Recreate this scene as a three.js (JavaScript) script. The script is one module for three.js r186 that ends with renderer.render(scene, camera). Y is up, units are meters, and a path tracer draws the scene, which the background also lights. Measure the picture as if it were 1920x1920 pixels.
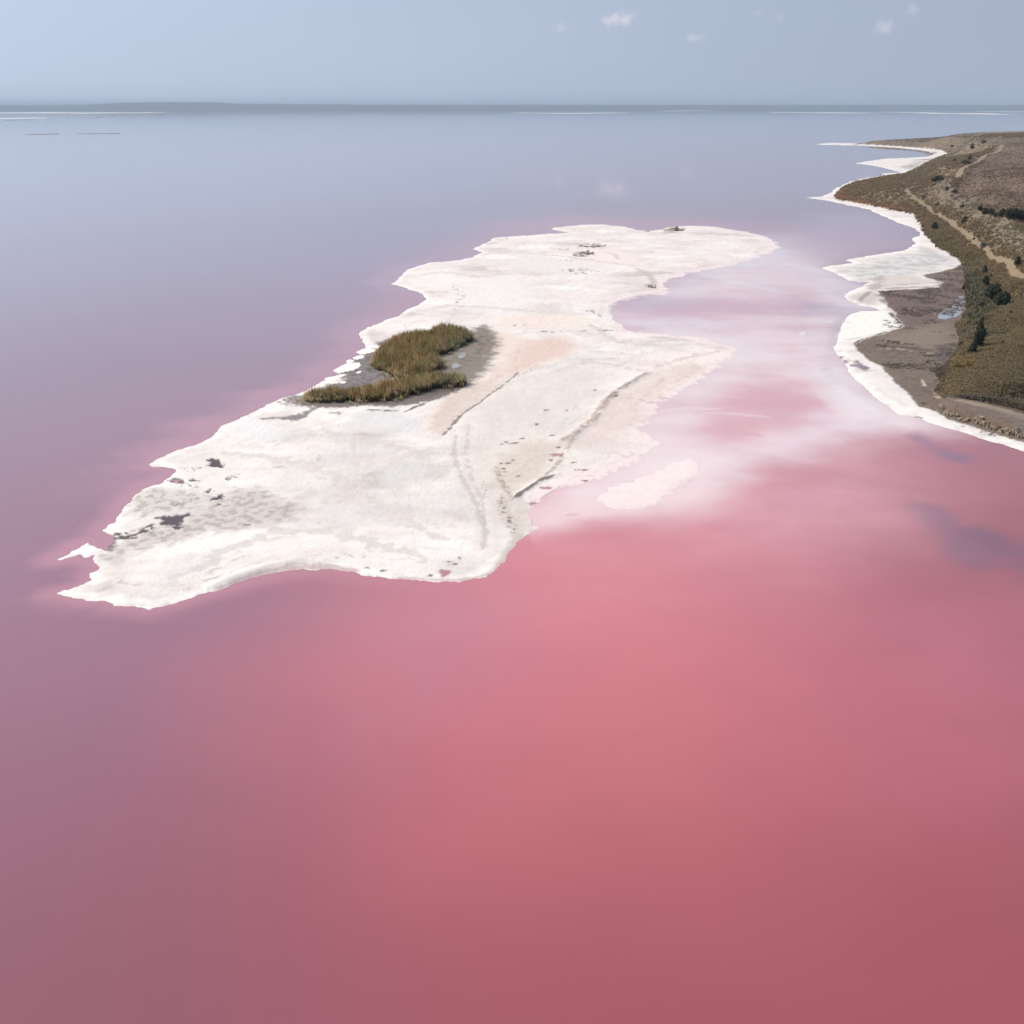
import * as THREE from 'three';
import { mergeGeometries } from 'three/addons/utils/BufferGeometryUtils.js';

// ---------------------------------------------------------------- camera, sky, sun, exposure
const EYE = 55, HALF = 960, FOV = 53, F = HALF / Math.tan(THREE.MathUtils.degToRad(FOV / 2));
const PITCH = Math.atan(760 / F);                                // the horizon lies 760 px above the middle of the picture
const scene = new THREE.Scene();
const camera = new THREE.PerspectiveCamera(FOV, 1, 1, 120000);
camera.position.set(0, EYE, 0);
camera.rotation.set(-PITCH, 0, 0);
const renderer = new THREE.WebGLRenderer({ antialias: true });
renderer.toneMapping = THREE.LinearToneMapping;
renderer.toneMappingExposure = 1;
renderer.shadowMap.enabled = true;

const SUN_AZ = -68 * Math.PI / 180, SUN_EL = 48 * Math.PI / 180;   // ahead and to the left
const sunDir = new THREE.Vector3(Math.sin(SUN_AZ) * Math.cos(SUN_EL), Math.sin(SUN_EL), -Math.cos(SUN_AZ) * Math.cos(SUN_EL));
const sun = new THREE.DirectionalLight(new THREE.Color().setRGB(1, 0.87, 0.71), 4.05);
sun.position.copy(sunDir).multiplyScalar(2000).add(new THREE.Vector3(60, 0, -300));
sun.target.position.set(60, 0, -300);
sun.castShadow = true;
sun.shadow.mapSize.set(4096, 4096);
Object.assign(sun.shadow.camera, { left: -500, right: 500, top: 500, bottom: -500, near: 10, far: 5000 });
scene.add(sun, sun.target);

// ---------------------------------------------------------------- numbers: random, noise, projection to the ground
let seedState = 20240611;
const rnd = () => { seedState = (seedState + 0x6d2b79f5) | 0; let t = Math.imul(seedState ^ (seedState >>> 15), 1 | seedState); t = (t + Math.imul(t ^ (t >>> 7), 61 | t)) ^ t; return ((t ^ (t >>> 14)) >>> 0) / 4294967296; };
const rr = (a, b) => a + (b - a) * rnd();
const clamp = (x, a = 0, b = 1) => (x < a ? a : x > b ? b : x);
const lerp = (a, b, t) => a + (b - a) * t;
const ss = (a, b, x) => { const t = clamp((x - a) / (b - a)); return t * t * (3 - 2 * t); };
const PERM = new Uint8Array(512), GX = new Float32Array(256), GY = new Float32Array(256);
{
  const p = Array.from({ length: 256 }, (_, i) => i);
  for (let i = 255; i > 0; i--) { const j = Math.floor(rnd() * (i + 1)); [p[i], p[j]] = [p[j], p[i]]; }
  for (let i = 0; i < 512; i++) PERM[i] = p[i & 255];
  for (let i = 0; i < 256; i++) { GX[i] = Math.cos(i * 0.785398 * 3.1 + i); GY[i] = Math.sin(i * 0.785398 * 3.1 + i); }
}
function noise(x, y) {                                           // gradient noise, about -1..1
  const xi = Math.floor(x), yi = Math.floor(y), fx = x - xi, fy = y - yi, X = xi & 255, Y = yi & 255;
  const u = fx * fx * fx * (fx * (fx * 6 - 15) + 10), v = fy * fy * fy * (fy * (fy * 6 - 15) + 10);
  const a = PERM[PERM[X] + Y], b = PERM[PERM[X + 1] + Y], c = PERM[PERM[X] + Y + 1], d = PERM[PERM[X + 1] + Y + 1];
  return 1.5 * lerp(lerp(GX[a] * fx + GY[a] * fy, GX[b] * (fx - 1) + GY[b] * fy, u), lerp(GX[c] * fx + GY[c] * (fy - 1), GX[d] * (fx - 1) + GY[d] * (fy - 1), u), v);
}
function fbm(x, y, n = 4) { let s = 0, a = 0.5; for (let i = 0; i < n; i++) { s += a * noise(x, y); x = x * 2.03 + 17.1; y = y * 2.03 + 5.7; a *= 0.5; } return s; }

const SP = Math.sin(PITCH), CP = Math.cos(PITCH);
// The place on a level h that the surveyed point of the photograph shows: [metres to the right, metres ahead].
function ground(px, py, h = 0) {
  const x = (px - 960) / F, y = (960 - py) / F, t = (h - EYE) / (y * CP - SP);
  return [x * t, (CP + y * SP) * t];
}
const rowDistance = (py) => ground(960, py)[1];

class Outline {                                                  // signed distance to a polygon or distance to a line, in metres on the ground
  constructor(points, open = false, h = 0) {
    const p = points.map(([x, y]) => ground(x, y, h));
    this.open = open; this.n = p.length;
    this.x = Float64Array.from(p, (q) => q[0]); this.y = Float64Array.from(p, (q) => q[1]);
    this.x0 = Math.min(...this.x); this.x1 = Math.max(...this.x); this.y0 = Math.min(...this.y); this.y1 = Math.max(...this.y);
  }
  near(x, y, m) { return x > this.x0 - m && x < this.x1 + m && y > this.y0 - m && y < this.y1 + m; }
  sd(x, y) {
    const { x: X, y: Y, n, open } = this;
    let best = 1e18, inside = false, t0 = 0;
    for (let i = open ? 1 : 0, j = open ? 0 : n - 1; i < n; j = i++) {
      const ex = X[i] - X[j], ey = Y[i] - Y[j], wx = x - X[j], wy = y - Y[j], l = ex * ex + ey * ey;
      let t = l > 0 ? (wx * ex + wy * ey) / l : 0; t = t < 0 ? 0 : t > 1 ? 1 : t;
      const dx = wx - ex * t, dy = wy - ey * t, d = dx * dx + dy * dy;
      if (d < best) { best = d; t0 = (j + t) / (n - 1); }
      if (!open && (Y[i] > y) !== (Y[j] > y) && x < (ex * (y - Y[i])) / ey + X[i]) inside = !inside;
    }
    this.t = t0;
    return open ? Math.sqrt(best) : inside ? Math.sqrt(best) : -Math.sqrt(best);
  }
}
const lin = (c) => (c <= 0.04045 ? c / 12.92 : ((c + 0.055) / 1.055) ** 2.4);
// A base colour from how bright the surface looks under this daylight (about 1.1 times its own colour).
const base = (r, g, b, light = 1.12) => [lin(r / 255) / light, lin(g / 255) / light, lin(b / 255) / light];
const mixTo = (c, d, t) => { c[0] += (d[0] - c[0]) * t; c[1] += (d[1] - c[1]) * t; c[2] += (d[2] - c[2]) * t; };

// ---------------------------------------------------------------- the sky: hazy, brighter towards the sun, a few faint small clouds
{
  const W = 4096, H = 2048, data = new Float32Array(W * H * 4);
  const toDir = (px, py) => new THREE.Vector3((px - 960) / F, (960 - py) / F, -1).applyEuler(camera.rotation).normalize();
  const puffs = [                                                // small clouds: place, half width and half height in degrees, strength, seed
    [1160, 37, 1.05, 0.42, 0.8, 1], [1142, 46, 0.35, 0.3, 0.5, 9], [1051, 51, 0.32, 0.36, 0.34, 2], [1302, 71, 0.62, 0.32, 0.4, 3], [1421, 25, 0.3, 0.26, 0.2, 4], [1464, 33, 0.3, 0.25, 0.14, 5],
    [1658, 52, 0.62, 0.55, 0.42, 6], [1712, 18, 0.4, 0.45, 0.26, 7],
  ].map(([x, y, w, h, s, k]) => { const d = toDir(x, y); return { az: Math.atan2(d.x, -d.z), el: Math.asin(d.y), w: w * Math.PI / 180, h: h * Math.PI / 180, s, k }; });
  for (let r = 0; r < H; r++) {
    const el = ((r + 0.5) / H - 0.5) * Math.PI, y = Math.sin(el), ce = Math.cos(el), up = Math.max(0, y);
    const blue = 1 - Math.exp(-up * 1.8);
    for (let c = 0; c < W; c++) {
      const a = ((c + 0.5) / W - 0.5) * 2 * Math.PI, x = Math.cos(a) * ce, z = Math.sin(a) * ce;
      const g = Math.acos(clamp(x * sunDir.x + y * sunDir.y + z * sunDir.z, -1, 1)) * 180 / Math.PI;
      const L = 0.35 + 1.9 * Math.exp(-g / 46) + 0.9 * Math.exp(-g / 9);
      const k = L / 0.785, near = Math.exp(-g / 34), hot = ss(42, 8, g);
      let R = lerp(0.53, 0.27, blue) * k * (1 - 0.10 * near + 0.3 * hot), G = lerp(0.59, 0.375, blue) * k * (1 + 0.14 * near), B = lerp(0.75, 0.53, blue) * k * (1 + 0.03 * near - 0.25 * hot);
      const patch = 1 + 0.02 * fbm(a * 3, el * 9, 3) * (el > 0 ? 1 : 0);
      R *= patch; G *= patch; B *= patch;
      if (el > 0 && el < 0.2) {
        const az = Math.atan2(x, -z);
        for (const p of puffs) {
          let u = (az - p.az) / p.w, v = (el - p.el) / p.h;
          if (Math.abs(u) > 1.7 || Math.abs(v) > 1.7) continue;
          const n = fbm(az * 130 + p.k * 9.1, el * 170 + p.k * 3.7, 4);
          if (v < 0) v *= 1.15;
          const m = ss(0.95, 0.1, Math.hypot(u, v) + n * 0.75) * p.s;
          R = lerp(R, 0.74, m); G = lerp(G, 0.73, m); B = lerp(B, 0.80, m);
        }
      }
      const o = (r * W + c) * 4;
      data[o] = R; data[o + 1] = G; data[o + 2] = B; data[o + 3] = 1;
    }
  }
  const sky = new THREE.DataTexture(data, W, H, THREE.RGBAFormat, THREE.FloatType);
  sky.mapping = THREE.EquirectangularReflectionMapping; sky.magFilter = THREE.LinearFilter; sky.minFilter = THREE.LinearFilter; sky.needsUpdate = true;
  scene.background = sky; scene.environment = sky;
}
scene.fog = new THREE.FogExp2(new THREE.Color().setRGB(0.66, 0.79, 1.0), 6.5e-5);

// ---------------------------------------------------------------- building helpers
const used = new Map();
function numbered(name) { const n = used.get(name) ?? 0; used.set(name, n + 1); return n ? `${name}_${String(n).padStart(3, '0')}` : name; }
function tag(o, label, category, group, kind) {
  if (label) o.userData.label = label;
  if (category) o.userData.category = category;
  if (group) o.userData.group = group;
  if (kind) o.userData.kind = kind;
  return o;
}
function mesh(name, geometry, material, parent = scene) {
  const m = new THREE.Mesh(geometry, material);
  m.name = parent === scene ? numbered(name) : name; m.castShadow = m.receiveShadow = true; parent.add(m);
  return m;
}
function thing(name, x, y, z, turn = 0) { const g = new THREE.Group(); g.name = numbered(name); g.position.set(x, y, z); g.rotation.y = turn; scene.add(g); return g; }
const std = (o) => new THREE.MeshStandardMaterial({ roughness: 0.95, ...o });
function grainTexture(size, f) {
  const d = new Uint8Array(size * size * 4);
  for (let y = 0; y < size; y++) for (let x = 0; x < size; x++) { const v = clamp(f(x / size, y / size)) * 255, o = (y * size + x) * 4; d[o] = d[o + 1] = d[o + 2] = v; d[o + 3] = 255; }
  const t = new THREE.DataTexture(d, size, size); t.wrapS = t.wrapT = THREE.RepeatWrapping; t.magFilter = THREE.LinearFilter; t.minFilter = THREE.LinearFilter; t.needsUpdate = true;
  return t;
}
const tiled = (x, y, s) => {                                     // noise that repeats over the unit square
  const u = x * s, v = y * s, a = ss(0, 1, x), b = ss(0, 1, y);
  return lerp(lerp(noise(u, v), noise(u - s, v), a), lerp(noise(u, v - s), noise(u - s, v - s), a), b);
};

// ---------------------------------------------------------------- the survey: outlines read off the photograph and laid on the ground
const SPIT = new Outline([
  [413, 800], [398, 820], [378, 830], [350, 839], [322, 849], [299, 859], [280, 872], [305, 876], [329, 880], [325, 890], [313, 898], [301, 908], [282, 911], [266, 921], [246, 935], [232, 952], [226, 969], [212, 980], [195, 994],
  [214, 1002], [216, 1014], [203, 1024], [200, 1032], [173, 1022], [164, 1018], [148, 1024], [128, 1038], [108, 1050], [133, 1045], [150, 1040], [157, 1049], [176, 1042], [173, 1050], [185, 1067], [170, 1074], [171, 1087], [150, 1100], [128, 1107], [108, 1112],
  [131, 1119], [170, 1126], [204, 1125], [215, 1135], [249, 1137], [282, 1142], [305, 1137], [350, 1123], [375, 1114], [412, 1102], [451, 1088], [488, 1077], [530, 1070], [572, 1067], [620, 1067], [669, 1073], [683, 1078], [736, 1085], [807, 1089], [860, 1091],
  [895, 1085], [914, 1083], [934, 1066], [951, 1045], [969, 1016], [987, 1000], [1004, 990], [990, 962], [1003, 938], [1050, 925], [1110, 900], [1160, 880], [1205, 862], [1230, 830], [1215, 806], [1236, 778], [1222, 757], [1262, 742], [1302, 716],
  [1335, 700], [1372, 671], [1386, 655], [1352, 640], [1300, 632], [1250, 626], [1182, 622], [1170, 612], [1150, 600], [1147, 576], [1165, 566], [1195, 557], [1230, 552], [1268, 548], [1248, 540], [1250, 529], [1285, 514], [1330, 505], [1380, 497], [1420, 484], [1448, 472], [1465, 466],
  [1444, 446], [1400, 435], [1360, 428], [1330, 424], [1290, 423], [1258, 426], [1215, 435], [1200, 432], [1170, 425], [1130, 421], [1090, 422], [1040, 427], [1036, 430], [1064, 436], [1000, 440.5], [960, 443], [925, 445.5], [920, 452], [905, 459], [886, 467], [905, 473],
  [880, 483], [870, 487], [840, 490], [805, 493], [785, 498], [760, 508], [742, 525], [737, 533], [770, 542], [795, 552], [800, 560], [785, 572], [764, 580], [742, 594], [705, 608], [682, 617], [675, 627], [680, 640], [690, 650], [676, 664], [662, 675], [648, 689],
  [628, 703], [606, 715], [578, 729], [554, 741], [530, 746], [500, 760], [470, 775], [440, 790],
]);
const PLATES = [                                                 // loose salt plates west of the reeds
  [[689, 650], [705, 647], [714, 650], [711, 653], [692, 653]], [[665, 660], [680, 655], [707, 655], [705, 660], [690, 664], [676, 665]], [[658, 671], [668, 667], [684, 667], [683, 672], [668, 675]],
  [[624, 695], [640, 688], [650, 683], [660, 680], [672, 681], [676, 686], [672, 692], [655, 697], [636, 700]], [[602, 711], [622, 706], [640, 703], [650, 703], [640, 709], [626, 712]], [[650, 677], [657, 674], [663, 678], [653, 680]],
  [[614, 718], [628, 716], [634, 719], [622, 722]], [[637, 718], [645, 716], [650, 718], [643, 721]], [[664, 699], [673, 697], [679, 699], [672, 702]], [[582, 727], [592, 724], [608, 725], [596, 729]],
].map((p) => new Outline(p));
const BAR = new Outline([[1118, 940], [1122, 928], [1150, 912], [1180, 903], [1210, 893], [1240, 882], [1270, 868], [1296, 861], [1312, 866], [1306, 878], [1318, 886], [1296, 898], [1276, 908], [1262, 926], [1248, 940], [1200, 950], [1150, 952]]);   // pale bar off the spit
const LAND = new Outline([
  [1524, 271], [1560, 267.5], [1595, 268.5], [1640, 266.5], [1686, 263.5], [1721, 261.5], [1741, 261], [1800, 257], [1900, 254], [2100, 252], [2600, 262], [2900, 500], [2900, 900], [2300, 960], [2050, 885], [1920, 846], [1881, 833], [1847, 825], [1801, 809], [1744, 793], [1732, 787], [1686, 777],
  [1663, 761], [1640, 742], [1608, 715], [1592, 697], [1583, 682], [1571, 665], [1565, 651], [1570, 637], [1579, 610], [1588, 595], [1599, 587], [1617, 583], [1648, 581.5], [1640, 577], [1612, 572], [1590, 563], [1582, 555], [1595, 546], [1608, 541], [1622, 533], [1633, 528.5], [1610, 528.5],
  [1590, 526], [1566, 512], [1543, 503], [1558, 498], [1600, 493], [1588, 487.5], [1640, 478], [1695, 470], [1716, 459], [1711, 447], [1727, 441], [1720, 431], [1709, 426], [1686, 418], [1654, 404], [1627, 392], [1595, 386], [1556, 377], [1530, 373], [1505, 370.7], [1540, 368.5], [1556, 363],
  [1565, 354], [1576, 349], [1592, 341], [1615, 335.5], [1638, 331], [1660, 328.3], [1652, 325.5], [1690, 323], [1670, 318], [1640, 311], [1603, 306], [1630, 302], [1659, 297.5], [1700, 296], [1740, 293.5], [1752, 289.5], [1742, 284.5], [1720, 281.5], [1690, 278], [1650, 275.5], [1600, 272.7], [1550, 272],
]);
const GRASS = new Outline([
  [1600, 270.2], [1640, 268], [1690, 265], [1725, 263], [1745, 261.8], [1800, 257.5], [1900, 254.5], [2100, 252.5], [2600, 263], [2880, 500], [2880, 880], [2300, 885], [2050, 822], [1920, 786], [1847, 769], [1801, 761], [1763, 750], [1753, 735], [1757, 712], [1750, 698], [1762, 690], [1775, 675],
  [1790, 655], [1800, 635], [1786, 612], [1800, 602], [1812, 580], [1809, 560], [1812, 540], [1808, 516], [1808, 494], [1785, 479], [1757, 462], [1747, 452], [1733, 438], [1727, 424], [1717, 409], [1714, 402], [1675, 394], [1640, 387], [1608, 380.5], [1573, 375], [1563, 369],
  [1579, 351.5], [1593, 343.7], [1616, 338.2], [1638, 333.8], [1677, 327.5], [1692, 326], [1712, 318], [1733, 307], [1748, 299], [1762, 293], [1778, 288], [1766, 281.5], [1735, 278], [1690, 275], [1640, 271.8],
], false, 0.4);
const MUD = new Outline([
  [1808, 495], [1785, 505], [1755, 513], [1725, 516], [1735, 522], [1769, 530], [1755, 541], [1698, 544], [1643, 546], [1655, 560], [1672, 580], [1682, 595], [1694, 612], [1665, 624], [1622, 636], [1601, 647], [1608, 660], [1629, 676], [1652, 687], [1670, 706], [1686, 724], [1709, 747],
  [1725, 763], [1755, 772], [1778, 786], [1824, 800], [1870, 816], [1920, 830], [2050, 867], [2300, 935], [2900, 880], [2500, 700], [1900, 700], [1850, 560],
], false, 0.2);
const TERRACE = new Outline([[1736, 763], [1760, 768], [1782, 780], [1826, 794], [1872, 810], [1920, 824], [2050, 860], [2300, 925], [2900, 870], [2900, 840], [2300, 840], [1920, 770], [1770, 752]], false, 0.3);
let FIELD = new Outline([[1868, 268], [1880, 262], [1900, 257], [2100, 250], [2700, 280], [2700, 470], [1960, 415], [1900, 398], [1850, 392], [1824, 388], [1800, 372], [1782, 355], [1790, 344], [1812, 330], [1845, 304], [1862, 288]], false, 16);

// ---------------------------------------------------------------- heights
const hillPoints = [                                             // [px, py, height of the ground there]
  [1560, 369, 1], [1600, 372, 3], [1640, 380, 3], [1690, 390, 3], [1600, 350, 4], [1640, 355, 6], [1680, 340, 6], [1714, 402, 1.5], [1727, 424, 1], [1757, 462, 1], [1806, 493, .6], [1812, 540, .6], [1806, 585, .6], [1790, 650, .6], [1753, 735, .4], [1801, 761, .8], [1920, 786, 1],
  [1700, 357, 8], [1720, 377, 7], [1760, 403, 6.5], [1800, 433, 6], [1843, 462, 6], [1920, 522, 6], [1770, 420, 5], [1800, 460, 4], [1850, 530, 3.4], [1900, 580, 3.5], [1860, 640, 2], [1920, 640, 3.5], [1920, 700, 3], [1850, 700, 1.8], [1800, 700, 1],
  [1740, 340, 9], [1780, 345, 12.5], [1800, 372, 11], [1824, 388, 10.5], [1840, 420, 8.5], [1900, 440, 9.5], [1920, 400, 13], [1900, 470, 8.5], [1778, 287, 1], [1752, 297, 1.5], [1712, 318, 2], [1690, 327, 2], [1790, 300, 11], [1780, 275, 8], [1748, 264, 5], [1765, 268, 11], [1775, 259, 16], [1800, 258, 19], [1840, 256, 21],
  [1860, 290, 18], [1830, 310, 15], [1870, 330, 17], [1920, 330, 19], [1850, 365, 14], [1920, 275, 22], [1920, 253.5, 23], [1870, 254.5, 22], [1990, 253.5, 24], [2100, 300, 24], [2200, 400, 18], [2300, 600, 8], [2600, 300, 24], [2700, 500, 12], [2050, 560, 7], [2100, 700, 4],
].map(([x, y, h]) => { const [X, D] = ground(x, y, h); return [X / D, Math.log(D), h]; });
// the far side of the headland drops back to the lake
for (const [X, D, h] of [[560, 2500, -1], [760, 2600, -2], [1100, 2700, -2], [1500, 2700, 0], [700, 2150, 8], [900, 2200, 10]]) hillPoints.push([X / D, Math.log(D), h]);
function hill(x, d) {
  const u = x / d, v = Math.log(d);
  let s = 0, w = 0;
  for (const p of hillPoints) { const du = (u - p[0]) * 6.5, dv = (v - p[1]) * 2.6, q = 1 / (du * du + dv * dv + 0.0004), k = q * q * q; s += k * p[2]; w += k; }
  return s / w;
}
const grooves = [];                                              // low ridges and cuts in the salt, filled below: { line, width, dh }
const at = { spit: 0, plate: 0, bar: 0, land: 0, grass: 0, mud: 0, warp: 0 };
// Distances to the outlines, wobbled by noise so that no edge is a ruled line.
function survey(x, d) {
  const far = clamp(d / 200, 0.6, 3);
  const w = fbm(x * 0.11, d * 0.11, 4) * 1.9 * far + fbm(x * 0.55 + 40, d * 0.55, 3) * 1.0 + fbm(x * 1.7, d * 1.7 + 9, 2) * 0.45;
  at.warp = w;
  at.spit = SPIT.near(x, d, 30) ? SPIT.sd(x, d) + w * 0.55 : -99;
  if (at.spit > -12 && at.spit < 12 && BAY.near(x, d, 0) && BAY.sd(x, d) > 0) at.spit += 3.6 * fbm(x * 0.14 + 15, d * 0.14, 3) + 1.6 * fbm(x * 0.6, d * 0.6, 2) - 0.4;   // the eastern edge breaks up
  at.plate = -99;
  for (const p of PLATES) if (p.near(x, d, 4)) at.plate = Math.max(at.plate, p.sd(x, d) + w * 0.45);
  at.bar = BAR.near(x, d, 10) ? BAR.sd(x, d) + w * 1.2 : -99;
  at.land = LAND.near(x, d, 40) ? LAND.sd(x, d) + w * 0.4 : -99;
  at.grass = at.land > -2 && GRASS.near(x, d, 40) ? GRASS.sd(x, d) + w * 0.5 : -99;
  at.mud = at.land > -2 && MUD.near(x, d, 20) ? MUD.sd(x, d) + w * 0.5 : -99;
}
const BAY = new Outline([[1000, 985], [1100, 1010], [1320, 990], [1700, 900], [1690, 560], [1560, 440], [1480, 440], [1330, 470], [1280, 510], [1150, 560], [1180, 640], [1280, 680], [1180, 770], [1120, 870], [990, 950]]);
let embankment = null;                                           // the raised strip along the upper track, surveyed below
const dips = [];                                                 // wet holes in the crust, filled below
// Old shorelines: bands that run along the water's edge.
function strand(x, d) { return noise(at.spit * 0.3 + 3.2 * fbm(x * 0.028 + 7, d * 0.028, 3), x * 0.012 + d * 0.02) + 0.4 * noise(at.spit * 0.9 + 5 * fbm(x * 0.05, d * 0.05, 3), x * 0.03 + d * 0.03); }
function height(x, d) {
  survey(x, d);
  let h = -1;
  const rough = fbm(x * 0.9, d * 0.9, 3);
  const shelf = (s, top, run) => (s < 0 ? Math.max(-1, s * 0.12) : 0.05 * Math.min(1, s / 0.4) + top * (1 - Math.exp(-s / run)));
  if (at.spit > -10) {
    h = Math.max(h, shelf(at.spit, 0.34, 7) + (at.spit > 0 ? ss(0, 2.5, at.spit) * (0.045 * rough + 0.13 * fbm(x * 0.13 + 9, d * 0.13, 3) + 0.03 * noise(x * 3.1, d * 3.1) * ss(-0.2, 0.4, fbm(x * 0.05 + 50, d * 0.05, 3))) : 0));
    if (at.spit > 0) { for (const s of dips) { const m = s.cover(x, d); if (m) h -= 0.16 * m; } h += 0.05 * strand(x, d) * ss(0, 4, at.spit); }
    for (const g of grooves) if (g.line.near(x, d, g.width * 3)) { const q = g.line.sd(x + at.warp * 0.5, d + at.warp * 0.6) / g.width; if (q < 3) h += g.dh * Math.exp(-q * q); }
  }
  if (at.plate > -4) h = Math.max(h, shelf(at.plate, 0.16, 1.2) + (at.plate > 0 ? 0.03 * rough : 0));
  if (at.bar > -6) h = Math.max(h, shelf(at.bar, 0.08, 4) + (at.bar > 0 ? 0.02 * rough : 0));
  if (at.land > -10) {
    let b = shelf(at.land, 0.35, 9) + (at.land > 0 ? ss(0, 3, at.land) * 0.05 * rough : 0);
    if (at.mud > 0) b += 0.12 * ss(0, 3, at.mud) * (1 + fbm(x * 0.3, d * 0.3, 3));
    if (TERRACE.near(x, d, 6)) b += 1.35 * ss(0, 1.4, TERRACE.sd(x, d) + 0.7 * fbm(x * 0.5, d * 0.5, 3));
    if (at.grass > 0) b += ss(0, 2, at.grass) * 0.5 + Math.max(-0.3, hill(x, d)) * ss(0, clamp(d / 16, 8, 40), at.grass) + ss(0, 6, at.grass) * (0.5 * fbm(x * 0.06, d * 0.06, 4) + 0.22 * fbm(x * 0.35, d * 0.35, 3)) * (FIELD.near(x, d, 0) && FIELD.sd(x, d) > 0 ? 0.25 : 1);
    if (embankment && at.grass > 2 && embankment.near(x, d, 20)) { const q = embankment.sd(x, d) / 6; b += 1.7 * Math.exp(-q * q * q * q); }
    h = Math.max(h, b);
  }
  return h;
}
// First place where the sight line of a surveyed point meets the terrain.
function hit(px, py) {
  let lo = 0;
  const x = (px - 960) / F, y = (960 - py) / F, vy = y * CP - SP, vz = CP + y * SP, far = EYE / -vy;
  const g = (t) => EYE + vy * t - Math.max(0, height(x * t, vz * t));
  const start = far * 0.45;
  lo = start;
  for (let t = start; t <= far; t += far * 0.004) { if (g(t) < 0) { let hi = t; for (let i = 0; i < 18; i++) { const m = (lo + hi) / 2; if (g(m) < 0) hi = m; else lo = m; } break; } lo = t; }
  return [x * lo, vz * lo, Math.max(0, height(x * lo, vz * lo))];
}

// ---------------------------------------------------------------- what the salt, mud and soil are stained with
class Stain {
  constructor(points, color, o = {}) { Object.assign(this, { soft: 1, warp: 1, grain: 0.5, alpha: 1, speck: 0, open: false, width: 1 }, o); this.color = base(...color); this.line = new Outline(points, this.open); }
  cover(x, d) {
    if (!this.line.near(x, d, this.soft + this.warp * 1.5 + this.width)) return 0;
    const wx = this.warp ? fbm(x * this.grain + 3, d * this.grain, 3) * this.warp : 0;
    let s = this.line.sd(x, d);
    if (this.open) s = this.width * (0.55 + 0.45 * Math.min(1, 6 * Math.min(this.line.t, 1 - this.line.t))) - s;
    let m = ss(-this.soft, this.soft, s + wx) * this.alpha;
    if (m > 0 && this.speck) m *= ss(this.speck, this.speck + 0.22, fbm(x / this.size, d / this.size, 3) + 0.25);
    return m;
  }
}
const poly = (p, c, o) => new Stain(p, c, o), line = (p, width, c, o) => new Stain(p, c, { open: true, width, soft: width * 0.6, warp: width * 0.9, ...o });
const z = (ox, oy, k, list) => list.map(([x, y]) => [ox + x * k, oy + y * k]);

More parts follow.
